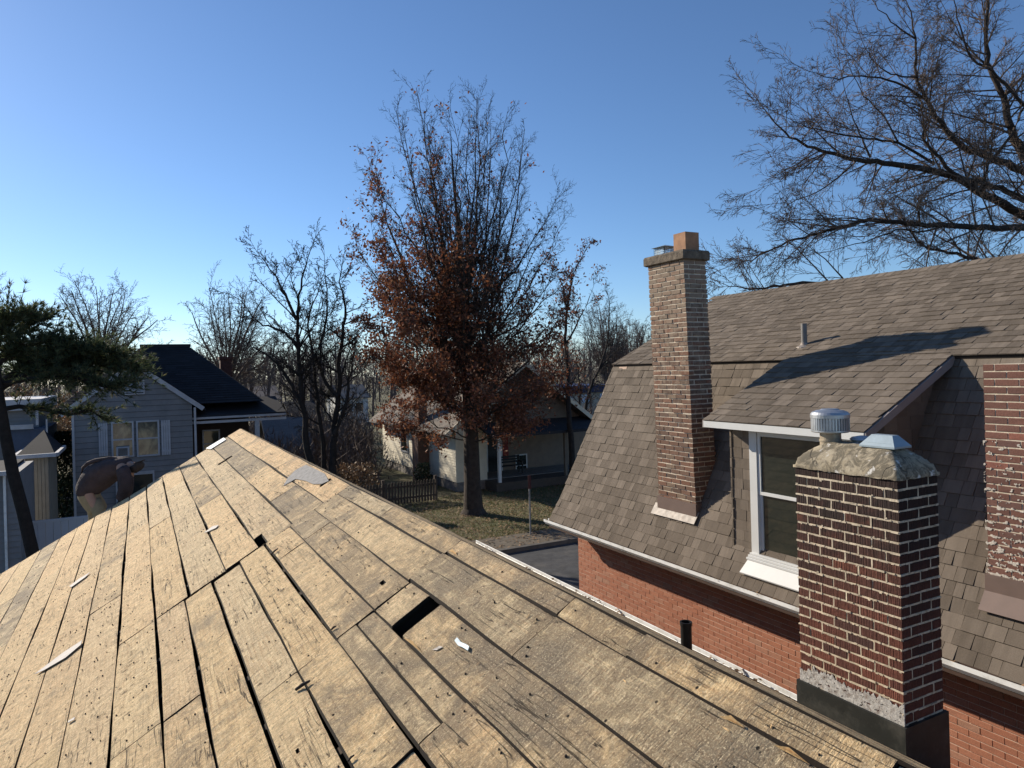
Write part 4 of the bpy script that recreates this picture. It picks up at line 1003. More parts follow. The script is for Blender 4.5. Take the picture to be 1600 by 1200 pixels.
for i in range(nb):
    t = (i+rng.random()*.9)/nb; zt = 3.1+13.7*t**.82; inn = 1. if i % 3 else rng.uniform(.35, .75); rt_ = env(zt)*inn*rng.uniform(.86, 1.03); az = i*2.39996+rng.uniform(-.3, .3)
    zs = 2.45+(zt-2.45)*rng.uniform(.22, .58)*(1. if rt_ > 1.5 else 1.3); zs = min(zs, 12.5)
    o = axis(zs); tg = Vector((o.x*.5+axis(zt if zt < 15 else 15).x*.5+math.cos(az)*rt_, o.y+math.sin(az)*rt_, zt)); ct = Vector((o.x+math.cos(az)*rt_*.62, o.y+math.sin(az)*rt_*.62, zs+(zt-zs)*(.30 if zt > 6 else .55)))
    N = 9; P = []; W = rng.uniform(.04, .09)
    for j in range(N+1):
        q = j/N; p = o*(1-q)**2+ct*2*q*(1-q)+tg*q*q; P.append(p+Vector((rng.gauss(0, W), rng.gauss(0, W), rng.gauss(0, W*.6)))*(1 if 0 < j else 0))
    Lm = (tg-o).length; r0 = .012+.0058*Lm; Rr = [r0*(1-.86*j/N) for j in range(N+1)]; mb.col(rng.random()); mb.tube(P, Rr, 6, cap=False)
    nk = int(Lm*3.6)+2
    for k_ in range(nk):
        q = .16+.84*(k_+rng.random())/nk; j = min(int(q*N), N-1); f = q*N-j; pp = P[j].lerp(P[j+1], min(1, f)); dd = (P[j+1]-P[j]).normalized(); ax = dd.cross(Vector((rng.gauss(0, 1), rng.gauss(0, 1), rng.gauss(0, 1)))).normalized()
        nd = Matrix.Rotation(math.radians(rng.uniform(22, 52)), 3, ax) @ dd; nd.z += .15; nd.normalize()
        grow(mb, pp, nd, rng.uniform(.7, 1.7)*(1.15-.5*q), max(.0075, Rr[j]*.5), 2, oprm, tips, rng)
mb.build('crown', MBark, oak)
left_dir = -rt
def keep(c_, g_):
    h = (c_.z-2.5)/14.; side = (c_-ob).dot(left_dir)/4.5
    p_ = 1.1*max(0, 1-h*1.6)+.9*max(0, side)*max(0, 1.4-h*1.5)+.035
    if side < -.05 and h > .3: p_ *= .45
    return g_.random() < p_*(.06+2.3*max(0, noise.noise(c_*.85)+.16))
ml = MB(); leaves(ml, tips, 74000, .15, .076, rng, keep); ml.build('leaves', MLeafR, oak, kind='stuff')
print('oak', len(mb.v), 'tips', len(tips), 'leaves', len(ml.f))

# ---- trees whose main limbs are laid out one by one
def limb_tree(name, label, limbs, prm, mat, loc, seed, cat='tree', group=None, trunkn=1, lv=1):
    rg = random.Random(seed); t_ = thing(name, label, cat, loc, group); mt = MB(); mc = MB(); tips = []
    for i, (pts, r0, r1) in enumerate(limbs):
        n = len(pts); rad = [r0+(r1-r0)*j/(n-1) for j in range(n)]
        # smooth the polyline
        P, Rr = [], []
        for j in range(n-1):
            p0, p1, p2, p3 = pts[max(j-1, 0)], pts[j], pts[j+1], pts[min(j+2, n-1)]
            for s_ in range(4):
                t = s_/4; a_ = p1*2; b_ = (p2-p0); c_ = (p0*2-p1*5+p2*4-p3); d_ = (-p0+p1*3-p2*3+p3)
                P.append((a_+b_*t+c_*t*t+d_*t*t*t)*.5+Vector((rg.gauss(0, .02), rg.gauss(0, .02), rg.gauss(0, .02)))*(1 if j else 0)); Rr.append(rad[j]+(rad[j+1]-rad[j])*t)
        P.append(pts[-1]); Rr.append(r1)
        (mt if i < trunkn else mc).tube(P, Rr, 8 if i < trunkn else 6, cap=False)
        L_ = sum((P[j+1]-P[j]).length for j in range(len(P)-1)); nk = int(L_*prm['dens'])
        for k_ in range(nk):
            t = (k_+rg.random())/nk
            if t < prm.get('bare', .1) and i < trunkn: continue
            j = min(int(t*(len(P)-1)), len(P)-2); q = P[j]; dd = (P[j+1]-P[j]).normalized(); ax = dd.cross(Vector((rg.gauss(0, 1), rg.gauss(0, 1), rg.gauss(0, 1)))).normalized()
            nd = Matrix.Rotation(math.radians(rg.uniform(30, 70)), 3, ax) @ dd; nd.z += prm.get('lift', 0); nd.normalize()
            grow(mc, q, nd, prm['twl']*(1-.45*t)*rg.uniform(.5, 1.2), max(.006, min(Rr[j]*.5, prm['twr'])), lv, prm, tips, rg)
        grow(mc, P[-1], (P[-1]-P[-2]).normalized(), prm['twl']*.7, r1, lv, prm, tips, rg)
    mt.build('trunk', mat, t_, smooth=True); mc.build('crown', mat if prm.get('same') else MTwig, t_)
    return t_, tips
Zr = 21.
def L(pp, Z0=Zr, dz=0.): return [at(a_, b_, Z0+dz*i) for i, (a_, b_) in enumerate(pp)]
rp = dict(seg=[1, .45, .35, .28, .25], wig=[.1, .08, .11, .14, .16], trop=[0, .01, -.01, -.02, 0], sides=[6, 5, 4, 3, 3], max=4, kids=[0, 8, 5, 3], start=[0, .12, .12, .15],
          ang=[(0, 0), (20, 48), (22, 50), (22, 48)], len=[0, .55, .55, .55], lt=[0, .5, .4, .3], rr=[0, .55, .6, .65], rmin=.0065, end=.3, dens=2.7, twl=2.4, twr=.03, bare=0)
base = at(1900, 1000, 20.); base.z = 0; fork = at(1850, 520, 20.5)
limbs = [([base, base.lerp(fork, .5), fork], .5, .36),
    ([fork]+L([(1700, 395), (1600, 336), (1540, 304), (1488, 276), (1440, 262), (1380, 254), (1340, 250), (1292, 238), (1252, 224), (1220, 200), (1196, 172)]), .16, .012),
    ([fork]+L([(1700, 362), (1600, 357), (1540, 355), (1480, 352), (1420, 350), (1360, 344), (1324, 352), (1280, 364), (1232, 378), (1188, 400), (1150, 412)], 19.5), .11, .010),
    ([fork]+L([(1700, 330), (1600, 268), (1552, 248), (1504, 228), (1472, 192), (1448, 156), (1432, 120), (1430, 60), (1420, 10)], 21.5), .15, .015),
    ([fork]+L([(1680, 340), (1600, 240), (1580, 200), (1568, 152), (1548, 108), (1542, 60), (1544, 0), (1550, -60)], 22.), .17, .02),
    ([fork]+L([(1700, 370), (1600, 312), (1552, 290), (1500, 276), (1460, 240), (1444, 212), (1442, 172), (1430, 140)], 20.5), .11, .012),
    ([fork]+L([(1620, 430), (1534, 410), (1496, 396), (1452, 388), (1420, 360), (1412, 342)], 20.), .08, .010),
    (L([(1600, 470), (1400, 455), (1272, 443), (1220, 447), (1172, 452), (1132, 444)], 19.), .07, .008),
    (L([(1360, 246), (1346, 215), (1336, 192), (1320, 140)]), .035, .01),
    (L([(1460, 256), (1404, 224), (1356, 216), (1300, 208), (1260, 196), (1235, 186)]), .045, .01),
    (L([(1480, 352), (1440, 362), (1400, 360), (1350, 378), (1300, 392)], 19.5), .03, .008),
    (L([(1580, 200), (1540, 190), (1490, 178), (1440, 170)], 22.), .04, .01),
    (L([(1568, 152), (1600, 118), (1640, 90)], 22.), .05, .02), (L([(1552, 248), (1580, 210), (1600, 165), (1625, 110)], 21.5), .05, .02),
    (L([(1432, 120), (1400, 118), (1370, 100), (1350, 70)], 21.5), .03, .01), (L([(1552, 290), (1500, 300), (1440, 322), (1410, 345)], 20.5), .03, .01),
    (L([(1448, 156), (1400, 128), (1350, 118), (1300, 122), (1258, 108)], 21.3), .04, .008), (L([(1404, 224), (1380, 180), (1350, 150), (1330, 110)], 21.), .03, .008), (L([(1430, 60), (1400, 40), (1370, 10)], 21.5), .03, .01),
    (L([(1600, 165), (1560, 120), (1520, 90), (1500, 40), (1490, -10)], 20.8), .05, .012), (L([(1548, 108), (1510, 70), (1480, 20)], 22.), .035, .01), (L([(1292, 238), (1255, 262), (1215, 285)], 21.), .02, .007), (L([(1340, 250), (1300, 285), (1255, 310), (1215, 318)], 21.), .025, .007)]
_, tp_ = limb_tree('spreading_tree', 'large bare tree reaching in from the right above the brown roof', limbs, rp, MBark, base, 21, trunkn=23)

# ---- multi-stem bare tree beyond our roof, left of the oak
mp = dict(seg=[1, .5, .4, .3, .25], wig=[.1, .15, .18, .22, .25], trop=[0, .03, .02, 0, 0], sides=[6, 4, 3, 3, 3], max=4, kids=[0, 7, 5, 3], start=[0, .15, .12, .15],
          ang=[(0, 0), (25, 55), (25, 60), (25, 55)], len=[0, .5, .5, .5], lt=[0, .5, .4, .3], rr=[0, .55, .6, .65], rmin=.010, end=.3, dens=2.6, twl=1.9, twr=.035, lift=.2, bare=.35, same=True)
Zs = 25.
def gb(px, Z):
    q = at(px, 700, Z); q.z = 0; return q
b1, b2, b3 = gb(489, Zs), gb(505, Zs+.4), gb(522, Zs+.2)
limbs = [([b1]+L([(490, 745), (478, 690), (474, 640), (468, 590), (466, 545), (463, 500), (470, 450), (480, 405)], Zs), .15, .02),
    ([b2]+L([(506, 745), (505, 690), (497, 640), (492, 590), (486, 540), (480, 500), (496, 460)], Zs+.4), .11, .018),
    ([b3]+L([(520, 745), (522, 680), (528, 620), (530, 570), (536, 520), (540, 480), (530, 440)], Zs+.2), .15, .02),
    (L([(474, 640), (460, 610), (445, 585), (430, 565), (412, 552), (395, 540)], Zs), .09, .015), (L([(466, 545), (452, 525), (430, 512), (405, 505), (385, 480)], Zs), .07, .012),
    (L([(463, 500), (445, 460), (430, 430), (415, 410)], Zs), .06, .012), (L([(468, 590), (500, 540), (510, 480), (508, 430)], Zs), .07, .012),
    (L([(528, 620), (505, 590), (500, 540), (512, 500)], Zs), .08, .012), (L([(522, 680), (540, 630), (548, 580), (560, 530)], Zs), .08, .012)]
limb_tree('multistem_tree', 'bare tree with three dark stems just beyond the peak, left of the oak', limbs, mp, MBarkD, b1, 5, trunkn=3)
# thin saplings right of the oak
bq = gb(893, 34)
limbs = [([bq]+L([(893, 690), (888, 640), (887, 590), (884, 540), (886, 490), (893, 440), (905, 410)], 34), .16, .02), (L([(887, 590), (872, 555), (865, 520)], 34), .05, .01), (L([(884, 540), (905, 500), (925, 455)], 34), .06, .01), (L([(886, 490), (880, 450), (872, 430)], 34), .05, .01)]
sp_ = dict(mp); sp_.update(dens=1.3, twl=1.7)
t_, tp2 = limb_tree('slender_tree', 'slender bare tree between the oak and the corner of the brown roof', limbs, sp_, MBarkD, bq, 8)
ml = MB(); leaves(ml, tp2, 420, .12, .07, random.Random(4)); ml.build('leaves', MLeafR, t_, kind='stuff')
bq = gb(915, 45)
limbs = [([bq]+L([(912, 690), (915, 640), (925, 600), (935, 580), (955, 555)], 45), .16, .03), ([gb(903, 45)]+L([(903, 680), (905, 640), (906, 600), (900, 560)], 45), .12, .03), (L([(935, 580), (950, 530), (952, 470)], 45), .08, .02)]
limb_tree('leaning_tree', 'bare leaning tree with two stems at the left edge of the brown gable', limbs, sp_, MBarkD, bq, 9, trunkn=2)
# round-crowned bare trees behind the grey house
def vase(name, label, px, base_py, top_py, halfw, Z, seed, mat, dens=1., z0=0.):
    rg = random.Random(seed); b = gb(px, Z); mt = MB(); mc = MB(); tips = []; fk = at(px, base_py, Z); top = at(px, top_py, Z).z; Hc = top-fk.z
    t_ = thing(name, label, 'tree', b); mt.tube([b, b.lerp(fk, .5)+Vector((.05, 0, 0)), fk], [.32, .27, .24], 8, cap=False)
    wm = halfw/FPX*Z
    pr_ = dict(seg=[1.2, .8, .5, .4, .3], wig=[.05, .07, .12, .18, .2], trop=[0, .03, .02, 0, 0], sides=[6, 5, 3, 3, 3], max=4, kids=[0, int(11*dens), 7, 4], start=[0, .2, .12, .1],
               ang=[(0, 0), (22, 55), (25, 58), (25, 60)], len=[0, .42, .5, .5], lt=[0, .5, .4, .3], rr=[0, .5, .55, .6], rmin=.012, end=.25)
    for i in range(22):
        az = i*2.4; e = math.radians(4+82*rg.random()**1.25); d = Vector((math.cos(az)*math.cos(e)*wm/Hc*1.2, math.sin(az)*math.cos(e)*wm/Hc*1.2, math.sin(e))).normalized()
        L_ = 1/math.sqrt((d.x**2+d.y**2)/(wm*wm)+d.z**2/(Hc*Hc))*1.0; grow(mc, fk-Vector((0, 0, rg.uniform(0, .8))), d, L_, .10*rg.uniform(.6, 1.1), 1, pr_, tips, rg)
    mt.build('trunk', mat, t_); mc.build('crown', mat, t_); return t_
vase('round_crowned_tree', 'bare round-crowned tree rising behind the pine boughs, left of the dark roof', 155, 570, 428, 100, 48, 31, MTwig)
vase('bare_tree', 'bare tree rising behind the small brick chimney of the grey house', 358, 600, 440, 82, 46, 32, MTwig)
vase('bare_tree', 'bare twiggy tree showing right of the oak, before the brown gable', 950, 600, 462, 34, 60, 33, MFar)
vase('bare_tree', 'low bare tree touching the top of the brown gable corner', 992, 600, 505, 36, 62, 34, MFar)
vase('bare_tree', 'bare tree whose twigs enter at the far left edge above the pine', -60, 560, 400, 95, 40, 35, MTwig)
# far woods: one mass along the horizon, with built crowns
rg = random.Random(77); mc = MB(); tips = []
fp = dict(seg=[3, 2, 1.4, 1., 1.], wig=[.05, .09, .15, .2, .2], trop=[0, .04, .02, 0, 0], sides=[4, 3, 3, 3, 3], max=3, kids=[7, 6, 6], start=[.25, .15, .1], ang=[(15, 45), (20, 50), (25, 55)],
          len=[.55, .5, .5], lt=[.5, .4, .3], rr=[.5, .5, .6], rmin=.022, end=.3)
for i in range(190):
    Z = rg.uniform(58, 150); px = rg.uniform(-60, 1090) if i % 3 else rg.uniform(380, 1040); b = gb(px, Z); hh = rg.uniform(5.5, 8.6)*(1+.3*(Z-60)/90)
    grow(mc, b, Vector((0, 0, 1)), hh, .17, 0, fp, tips, rg)
mc.build('far_woods', MFar, None)['kind'] = 'stuff'
print('woods', len(mc.v))
# a distant closed belt of undergrowth at the horizon so that no bare ground line shows
hb = MB(); rg = random.Random(3)
for i in range(15000):
    Z = rg.uniform(60, 240); px = rg.uniform(-150, 1250); q = at(px, 560, Z); q.z = rg.uniform(0, 6.6)*(1+.35*(Z-60)/100); s_ = rg.uniform(.3, .9)*(Z/90)
    for _ in range(4):
        d = Vector((rg.gauss(0, .5), rg.gauss(0, .5), rg.uniform(.3, 1.2)))*s_; w_ = Vector((rg.gauss(0, 1), rg.gauss(0, 1), 0))*.05*s_
        c_ = q+Vector((rg.gauss(0, 1), rg.gauss(0, 1), rg.gauss(0, .5))); hb.col(rg.random()); hb.poly([c_-w_, c_+w_, c_+d])
hb.build('far_undergrowth', MFar, None)['kind'] = 'stuff'

hb = MB()
for i in range(9000):
    Z = rg.uniform(33, 62); px = rg.uniform(395, 568) if i % 3 else rg.uniform(380, 1000)
    if 568 < px < 720 or (px > 585 and Z < 47): continue
    q = at(px, 560, Z); q.z = rg.uniform(0, 1.6+1.5*noise.noise(Vector((px*.03, Z*.2, 0)))+.03*(Z-33)); s_ = rg.uniform(.3, .8)
    for _ in range(4):
        d = Vector((rg.gauss(0, .5), rg.gauss(0, .5), rg.uniform(.3, 1.2)))*s_; w_ = Vector((rg.gauss(0, 1), rg.gauss(0, 1), 0))*.022
        c_ = q+Vector((rg.gauss(0, .6), rg.gauss(0, .6), rg.gauss(0, .3))); hb.col(rg.random()); hb.poly([c_-w_, c_+w_, c_+d])
hb.build('brushwood', MTwig, None)['kind'] = 'stuff'
# ---- pine at the left edge
pz = 15.; pine = thing('pine_tree', 'dark pine with drooping boughs and a leaning trunk at the left edge', 'tree', gb(58, pz))
pb = [gb(62, pz)]+[at(52, 870, pz), at(36, 800, pz), at(20, 740, pz), at(8, 680, pz), at(-2, 620, pz), at(-10, 560, pz), at(-25, 480, pz), at(-50, 380, pz)]
m = MB(); m.tube(pb, [.15, .125, .12, .115, .11, .10, .09, .08, .05], 10); m.build('trunk', MBarkD, pine, smooth=True)
boughs = [[(-2, 625), (10, 592), (45, 583), (90, 572), (140, 560), (185, 565), (215, 578)], [(-2, 610), (40, 585), (80, 560), (110, 545), (150, 545), (185, 552)], [(-8, 570), (20, 530), (50, 505), (60, 500)],
          [(-8, 575), (20, 548), (60, 530), (95, 535)], [(0, 640), (30, 635), (70, 640), (110, 648), (140, 640), (158, 652)], [(-10, 560), (-5, 520), (10, 495), (30, 490)], [(0, 600), (60, 590), (120, 590), (165, 605), (195, 600)],
          [(-2, 600), (30, 575), (60, 565), (100, 560), (125, 575)], [(-5, 560), (30, 560), (75, 550), (120, 555), (170, 570), (205, 572)]]
m = MB(); ndl = MB(); rg = random.Random(15)
def tuft(c_, d, n=16, ln=.17):
    for _ in range(n):
        e = (d+Vector((rg.gauss(0, .55), rg.gauss(0, .55), rg.gauss(0, .55)))).normalized()*ln*rg.uniform(.6, 1.1); s_ = e.cross(Vector((rg.gauss(0, 1), rg.gauss(0, 1), rg.gauss(0, 1)))).normalized()*.010
        ndl.col(rg.random()); ndl.poly([c_-s_, c_+s_, c_+e])
wts = [2.6, 2.6, 1.2, 1.7, .6, 1.2, 1.5, 2., 2.4]
for bi, bb in enumerate(boughs):
    zz = pz+rg.uniform(-.3, 1.); P = [at(x, y, zz+.12*i) for i, (x, y) in enumerate(bb)]; m.tube(P, [.06-.045*i/(len(P)-1) for i in range(len(P))], 5)
    for k_ in range(int(88*wts[bi])):
        t = rg.uniform(.18, 1)*(len(P)-1); i = min(int(t), len(P)-2); q = P[i].lerp(P[i+1], t-i); dd = (P[i+1]-P[i]).normalized()
        sd = Vector((rg.gauss(0, .7), rg.gauss(0, .9), rg.gauss(.08, .33)))+dd*.6; sd.normalize(); ln = rg.uniform(.15, .75); e = q+sd*ln; e.z -= .05*ln; m.tube([q, (q+e)/2, e], [.009, .006, .004], 3, cap=False)
        for j in range(3): tuft(q.lerp(e, .4+.3*j), sd+Vector((0, 0, .35)), 13)
m.build('boughs', MBarkD, pine); ndl.build('needles', MNeedle, pine, kind='stuff'); print('needles', len(ndl.f))

# ================================================================= HOUSES ACROSS THE STREET
def clap(parent, Y, xa, xb, za, zb, exp, mat, name='siding_board', clipf=None, out=-1):
    z = za
    while z < zb:
        z1 = min(z+exp, zb); a_, b_ = xa, xb
        if clipf:
            r_ = clipf(z)
            if r_ is None: z = z1; continue
            a_, b_ = max(a_, r_[0]), min(b_, r_[1])
            if b_-a_ < .05: break
        if clipf:
            r2 = clipf(z1) or r_; c_, d_ = max(xa, r2[0]), min(xb, r2[1])
            if d_ < c_: c_ = d_ = (c_+d_)/2
        else: c_, d_ = a_, b_
        m = MB(); m.col(R()); y0, y1 = Y, Y+out*.030; z_0 = z; z = z+.014
        m.hexa([(a_, y0, z), (b_, y0, z), (b_, y1, z), (a_, y1, z), (c_, y0, z1), (d_, y0, z1), (d_, Y+out*.006, z1), (c_, Y+out*.006, z1)])
        m.build(name, mat, parent); z = z_0; z = z1
# ---- grey gabled house
GY = 31.; gh = thing('grey_house', 'blue-grey sided house with a front gable, shuttered twin window and dark hip roof', 'house', (0, GY, 0))
xl, xr = -2.23, 1.83; ap = -.18
gz = lambda z: (ap-(H+.42-z)/.76, ap+(H+.42-z)/.76)
m = MB(); gp = [(xl, 0), (xr, 0), (xr, H-1.12), (ap, H+.36), (xl, H-1.12)]
m.prism(None, [(x, GY, z) for x, z in gp], [(x, GY+.2, z) for x, z in gp]); m.box(xl, xl+.2, GY+.2, GY+6, 0, H-1.2); m.box(xr-.2, xr, GY+.2, GY+3, 0, H-1.2)
gw = m.build('wall', simple('siding_shadow_gap', (.05, .055, .07), .9, .1, 3, 0), gh)  # dark backing colour draws the shadow lines between the siding boards
clap(gw, GY-.002, xl, xr, 0.6, H+.36, .215, MGray, clipf=gz)
m = MB()
for s_ in (-1, 1):
    a_ = (ap, GY-.18, H+.52); b_ = (ap+s_*2.42, GY-.18, H+.52-2.42*.76); m.bar(a_, b_, .05, .17)
m.build('bargeboard', MGrayTrim, gh)
m = MB(); rh = H+.55
for s_ in (-1, 1): m.hexa([(ap, GY-.2, rh-.04), (ap+s_*2.5, GY-.2, rh-2.5*.76-.04), (ap+s_*2.5, GY+5, rh-2.5*.76-.04), (ap, GY+5, rh-.04), (ap, GY-.2, rh+.03), (ap+s_*2.5, GY-.2, rh-2.5*.76+.03), (ap+s_*2.5, GY+5, rh-2.5*.76+.03), (ap, GY+5, rh+.03)])
m.build('gable_roof', MSHd, gh)
# main hip roof behind
RYm = 36.; p1, p2 = at_y(222, 541, RYm), at_y(294, 541, RYm); zr_ = (p1.z+p2.z)/2; ez = H-1.15; xe = at_y(410, 640, 32.2).x
m = MB(); e = [(-2.9, 31.7, ez-.02), (xe, 31.7, ez), (xe, 40.2, ez), (-2.9, 40.2, ez)]; rl, rr2 = (p1.x, RYm, zr_), (p2.x, RYm, zr_)
m.poly([e[0], e[1], rr2, rl]); m.poly([e[1], e[2], rr2]); m.poly([e[2], e[3], rl, rr2]); m.poly([e[3], e[0], rl]); m.poly([e[3], e[2], e[1], e[0]])
hr = m.build('roof', MSHd, gh)
m = MB(); nrm = None
a0, a1, b0, b1 = Vector(e[0]), Vector(e[1]), Vector(rl), Vector(rr2)
for i in range(26):
    t0, t1 = i/26, (i+1)/26; A_, B_ = a0.lerp(b0, t0), a1.lerp(b1, t0); C_, D_ = a0.lerp(b0, t1), a1.lerp(b1, t1); n = int((B_-A_).length/.45)+1
    for j in range(n):
        f0, f1 = j/n, (j+1)/n; m.col(R()); o_ = Vector((0, -.02, .03)); m.poly([A_.lerp(B_, f0)+o_, A_.lerp(B_, f1)+o_, C_.lerp(D_, f1)+o_*.4, C_.lerp(D_, f0)+o_*.4])
m.build('shingles', MSHd, hr, kind='stuff')
m = MB(); m.box(p1.x-.1, p2.x+.1, RYm-.1, RYm+.1, zr_-.03, zr_+.09); m.build('ridge_cap', MSHd, gh)
m = MB(); q = at_y(353, 590, 37.5); m.box(q.x-.26, q.x+.26, 37.3, 37.8, H-1.5, q.z+.9); m.box(q.x-.32, q.x+.32, 37.24, 37.86, q.z+.9, q.z+1.02); m.build('chimney', simple('dark_red_chimney', (.10, .045, .035), .9, .3, 8, .4), gh)
m = MB(); q = at_y(210, 605, GY); m.box(q.x-.32, q.x+.32, GY-.06, GY-.02, q.z-.24, q.z+.24); gv = m.build('gable_vent', MDark, gh)
for i in range(8):
    z = q.z-.2+.052*i; m = MB(); m.hexa([(q.x-.3, GY-.06, z), (q.x+.3, GY-.06, z), (q.x+.3, GY-.1, z), (q.x-.3, GY-.1, z), (q.x-.3, GY-.05, z+.04), (q.x+.3, GY-.05, z+.04), (q.x+.3, GY-.06, z+.045), (q.x-.3, GY-.06, z+.045)]); m.build('slat', MGrayTrim, gv)
m = MB()
for (x0, x1, z0, z1) in ((-.34, .34, -.28, -.24), (-.34, .34, .24, .28), (-.34, -.30, -.24, .24), (.30, .34, -.24, .24), (-.02, .02, -.24, .24)): m.box(q.x+x0, q.x+x1, GY-.11, GY-.03, q.z+z0, q.z+z1)
m.build('vent_frame', MGrayTrim, gh)
def gwin(pl, pr2, Y, nm='window', mat=MGlassC, fr=.06, ac=False, meet=.5, par=gh, trim=MGrayTrim):
    a_, b_ = at_y(pl[0], pl[1], Y), at_y(pr2[0], pr2[1], Y); x0, x1, z1, z0 = a_.x, b_.x, a_.z, b_.z
    m = MB(); m.box(x0-fr, x0, Y-.07, Y-.0, z0-fr, z1+fr); m.box(x1, x1+fr, Y-.07, Y, z0-fr, z1+fr); m.box(x0, x1, Y-.07, Y, z1, z1+fr); m.box(x0, x1, Y-.08, Y, z0-fr, z0); zm = z0+(z1-z0)*meet; m.box(x0, x1, Y-.055, Y-.01, zm-.025, zm+.025)
    w = m.build(nm, trim, par); m = MB(); m.box(x0, x1, Y-.035, Y-.025, z0, z1); m.build('pane', mat, w)
    if ac:
        m = MB(); m.box(x0+.1, x1-.1, Y-.34, Y-.04, z0+.01, z0+.36, 0); m.build('air_conditioner', MGrayTrim, par); m = MB()
        for i in range(7): m.box(x0+.16, x1-.16, Y-.352, Y-.34, z0+.05+.04*i, z0+.072+.04*i)
        m.build('grille', MDark, w)
    return x0, x1, z0, z1
Yw = GY-.03
w1 = gwin((176, 662), (207, 711), Yw, ac=True); w2 = gwin((215, 660), (247, 709), Yw)
for (pa, pb_) in (((153, 662), (169, 712)), ((251, 657), (267, 710))):
    a_, b_ = at_y(pa[0], pa[1], Yw), at_y(pb_[0], pb_[1], Yw); m = MB()
    for i in range(4): x0 = a_.x+(b_.x-a_.x)*i/4; m.box(x0+.006, x0+(b_.x-a_.x)/4-.006, Yw-.05, Yw-.01, b_.z, a_.z)
    m.box(a_.x, b_.x, Yw-.065, Yw-.05, a_.z-.2, a_.z-.12); m.box(a_.x, b_.x, Yw-.065, Yw-.05, b_.z+.12, b_.z+.2); m.build('shutter', MGrayTrim, gh)
w3 = gwin((183, 742), (240, 800), Yw, mat=MGlass, meet=.98)
# porch to the right: recessed wall, beam, posts, window, downpipe
m = MB(); m.box(xr, xe-.4, 33.6, 33.8, 0, ez); m.build('porch_wall', simple('dark_porch_wall', (.05, .035, .03), .9, .2, 3, .1), gh)
m = MB(); q1, q2 = at_y(299, 659, 31.2), at_y(447, 653, 31.2); m.box(q1.x, q2.x, 31.15, 31.3, q1.z-.10, q1.z); m.box(q1.x, q2.x, 31.1, 31.3, q1.z+.08, q1.z+.16); m.build('porch_gutter', MGrayTrim, gh)
m = MB()
m.hexa([(xr, 31.2, q1.z+.16), (q2.x, 31.2, q1.z+.16), (q2.x, 33.8, q1.z+.75), (xr, 33.8, q1.z+.75), (xr, 31.2, q1.z+.22), (q2.x, 31.2, q1.z+.22), (q2.x, 33.8, q1.z+.82), (xr, 33.8, q1.z+.82)]); m.build('porch_roof', MSHd, gh)
for px in (402,): q = at_y(px, 680, 31.2); m = MB(); m.box(q.x-.09, q.x+.09, 31.14, 31.3, 0, q1.z-.1); m.build('porch_post', MGrayTrim, gh)
m = MB(); m.box(xr+.06, xr+.14, GY-.1, GY, 0, H-1.25); m.build('downpipe', MGrayTrim, gh)
m = MB(); m.box(xl-.03, xl+.05, GY-.06, GY-.02, 0, H-1.2); m.build('corner_board', MGrayTrim, gh)
gwin((318, 674), (342, 712), 33.58, mat=MGlass)
# ---- slate-blue house at the left edge, with tan bay and hipped porch roof
Zb = 23.; sh = thing('slate_house', 'slate-blue house with tan lower bay and small hipped roof at the left edge', 'house', gb(40, Zb))
def fbox(m, px0, py0, px1, py1, Z, dep, **k):
    """box facing the camera-side street, top-left and bottom-right given at depth Z"""
    a_, b_ = at(px0, py0, Z), at(px1, py1, Z); y = (a_.y+b_.y)/2; a_ = at_y(px0, py0, y); b_ = at_y(px1, py1, y); m.box(a_.x, b_.x, y, y+dep, b_.z, a_.z); return a_.x, b_.x, y, b_.z, a_.z
m = MB(); X0, X1, Y_, _, zt = fbox(m, -60, 640, 62, 715, 27, 5); m2 = m.build('wall', MGray, sh)
clap(m2, Y_-.002, X0, X1, H-3.8, zt, .14, MGray)
m = MB(); fbox(m, -70, 628, 64, 640, 26.7, 6); m.build('roof_edge', MGrayTrim, sh)
m = MB(); fbox(m, -10, 666, 52, 670, 26.4, .1); fbox(m, 55, 640, 60, 664, 26.5, .1); fbox(m, 71, 655, 75, 700, 26.5, .1); m.build('trim', MGrayTrim, sh)
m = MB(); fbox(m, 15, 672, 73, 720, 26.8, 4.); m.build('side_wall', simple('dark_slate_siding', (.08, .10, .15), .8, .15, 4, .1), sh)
m = MB(); X0, X1, Y_, zb_, zt = fbox(m, 35, 716, 78, 822, Zb, 2.6); m.box(X0, X1, Y_, Y_+2.6, 0, zb_); tw = m.build('bay', MTan, sh)
for i in range(7):
    m = MB(); w_ = (X1-X0)/7; m.col(R()); m.box(X0+i*w_+.006, X0+(i+1)*w_-.006, Y_-.02, Y_, 0, zt); m.build('board', MTan, tw)
m = MB(); a1_, a2_, a3_ = at(16, 694, Zb-.4), at(45, 716, Zb-1.2), at(76, 694, Zb-.2); c_ = at(45, 690, Zb+1.8); b1_ = at(16, 690, Zb+2.4)
zed = a2_.z
P_ = [Vector((a1_.x-.6, a2_.y+1.2, zed)), Vector((X0-.15, Y_-.25, zed)), Vector((X1+.2, Y_-.25, zed)), Vector((X1+.2, Y_+2.6, zed)), Vector((X0-.15, Y_+2.6, zed))]; apx = Vector(((X0+X1)/2, Y_+2.5, zed+.62))
m.poly([P_[1], P_[2], apx]); m.poly([P_[2], P_[3], apx]); m.poly([P_[4], P_[1], apx]); m.poly([P_[3], P_[4], apx]); m.poly([P_[4], P_[3], P_[2], P_[1]]); m.build('bay_roof', MSHd, sh)
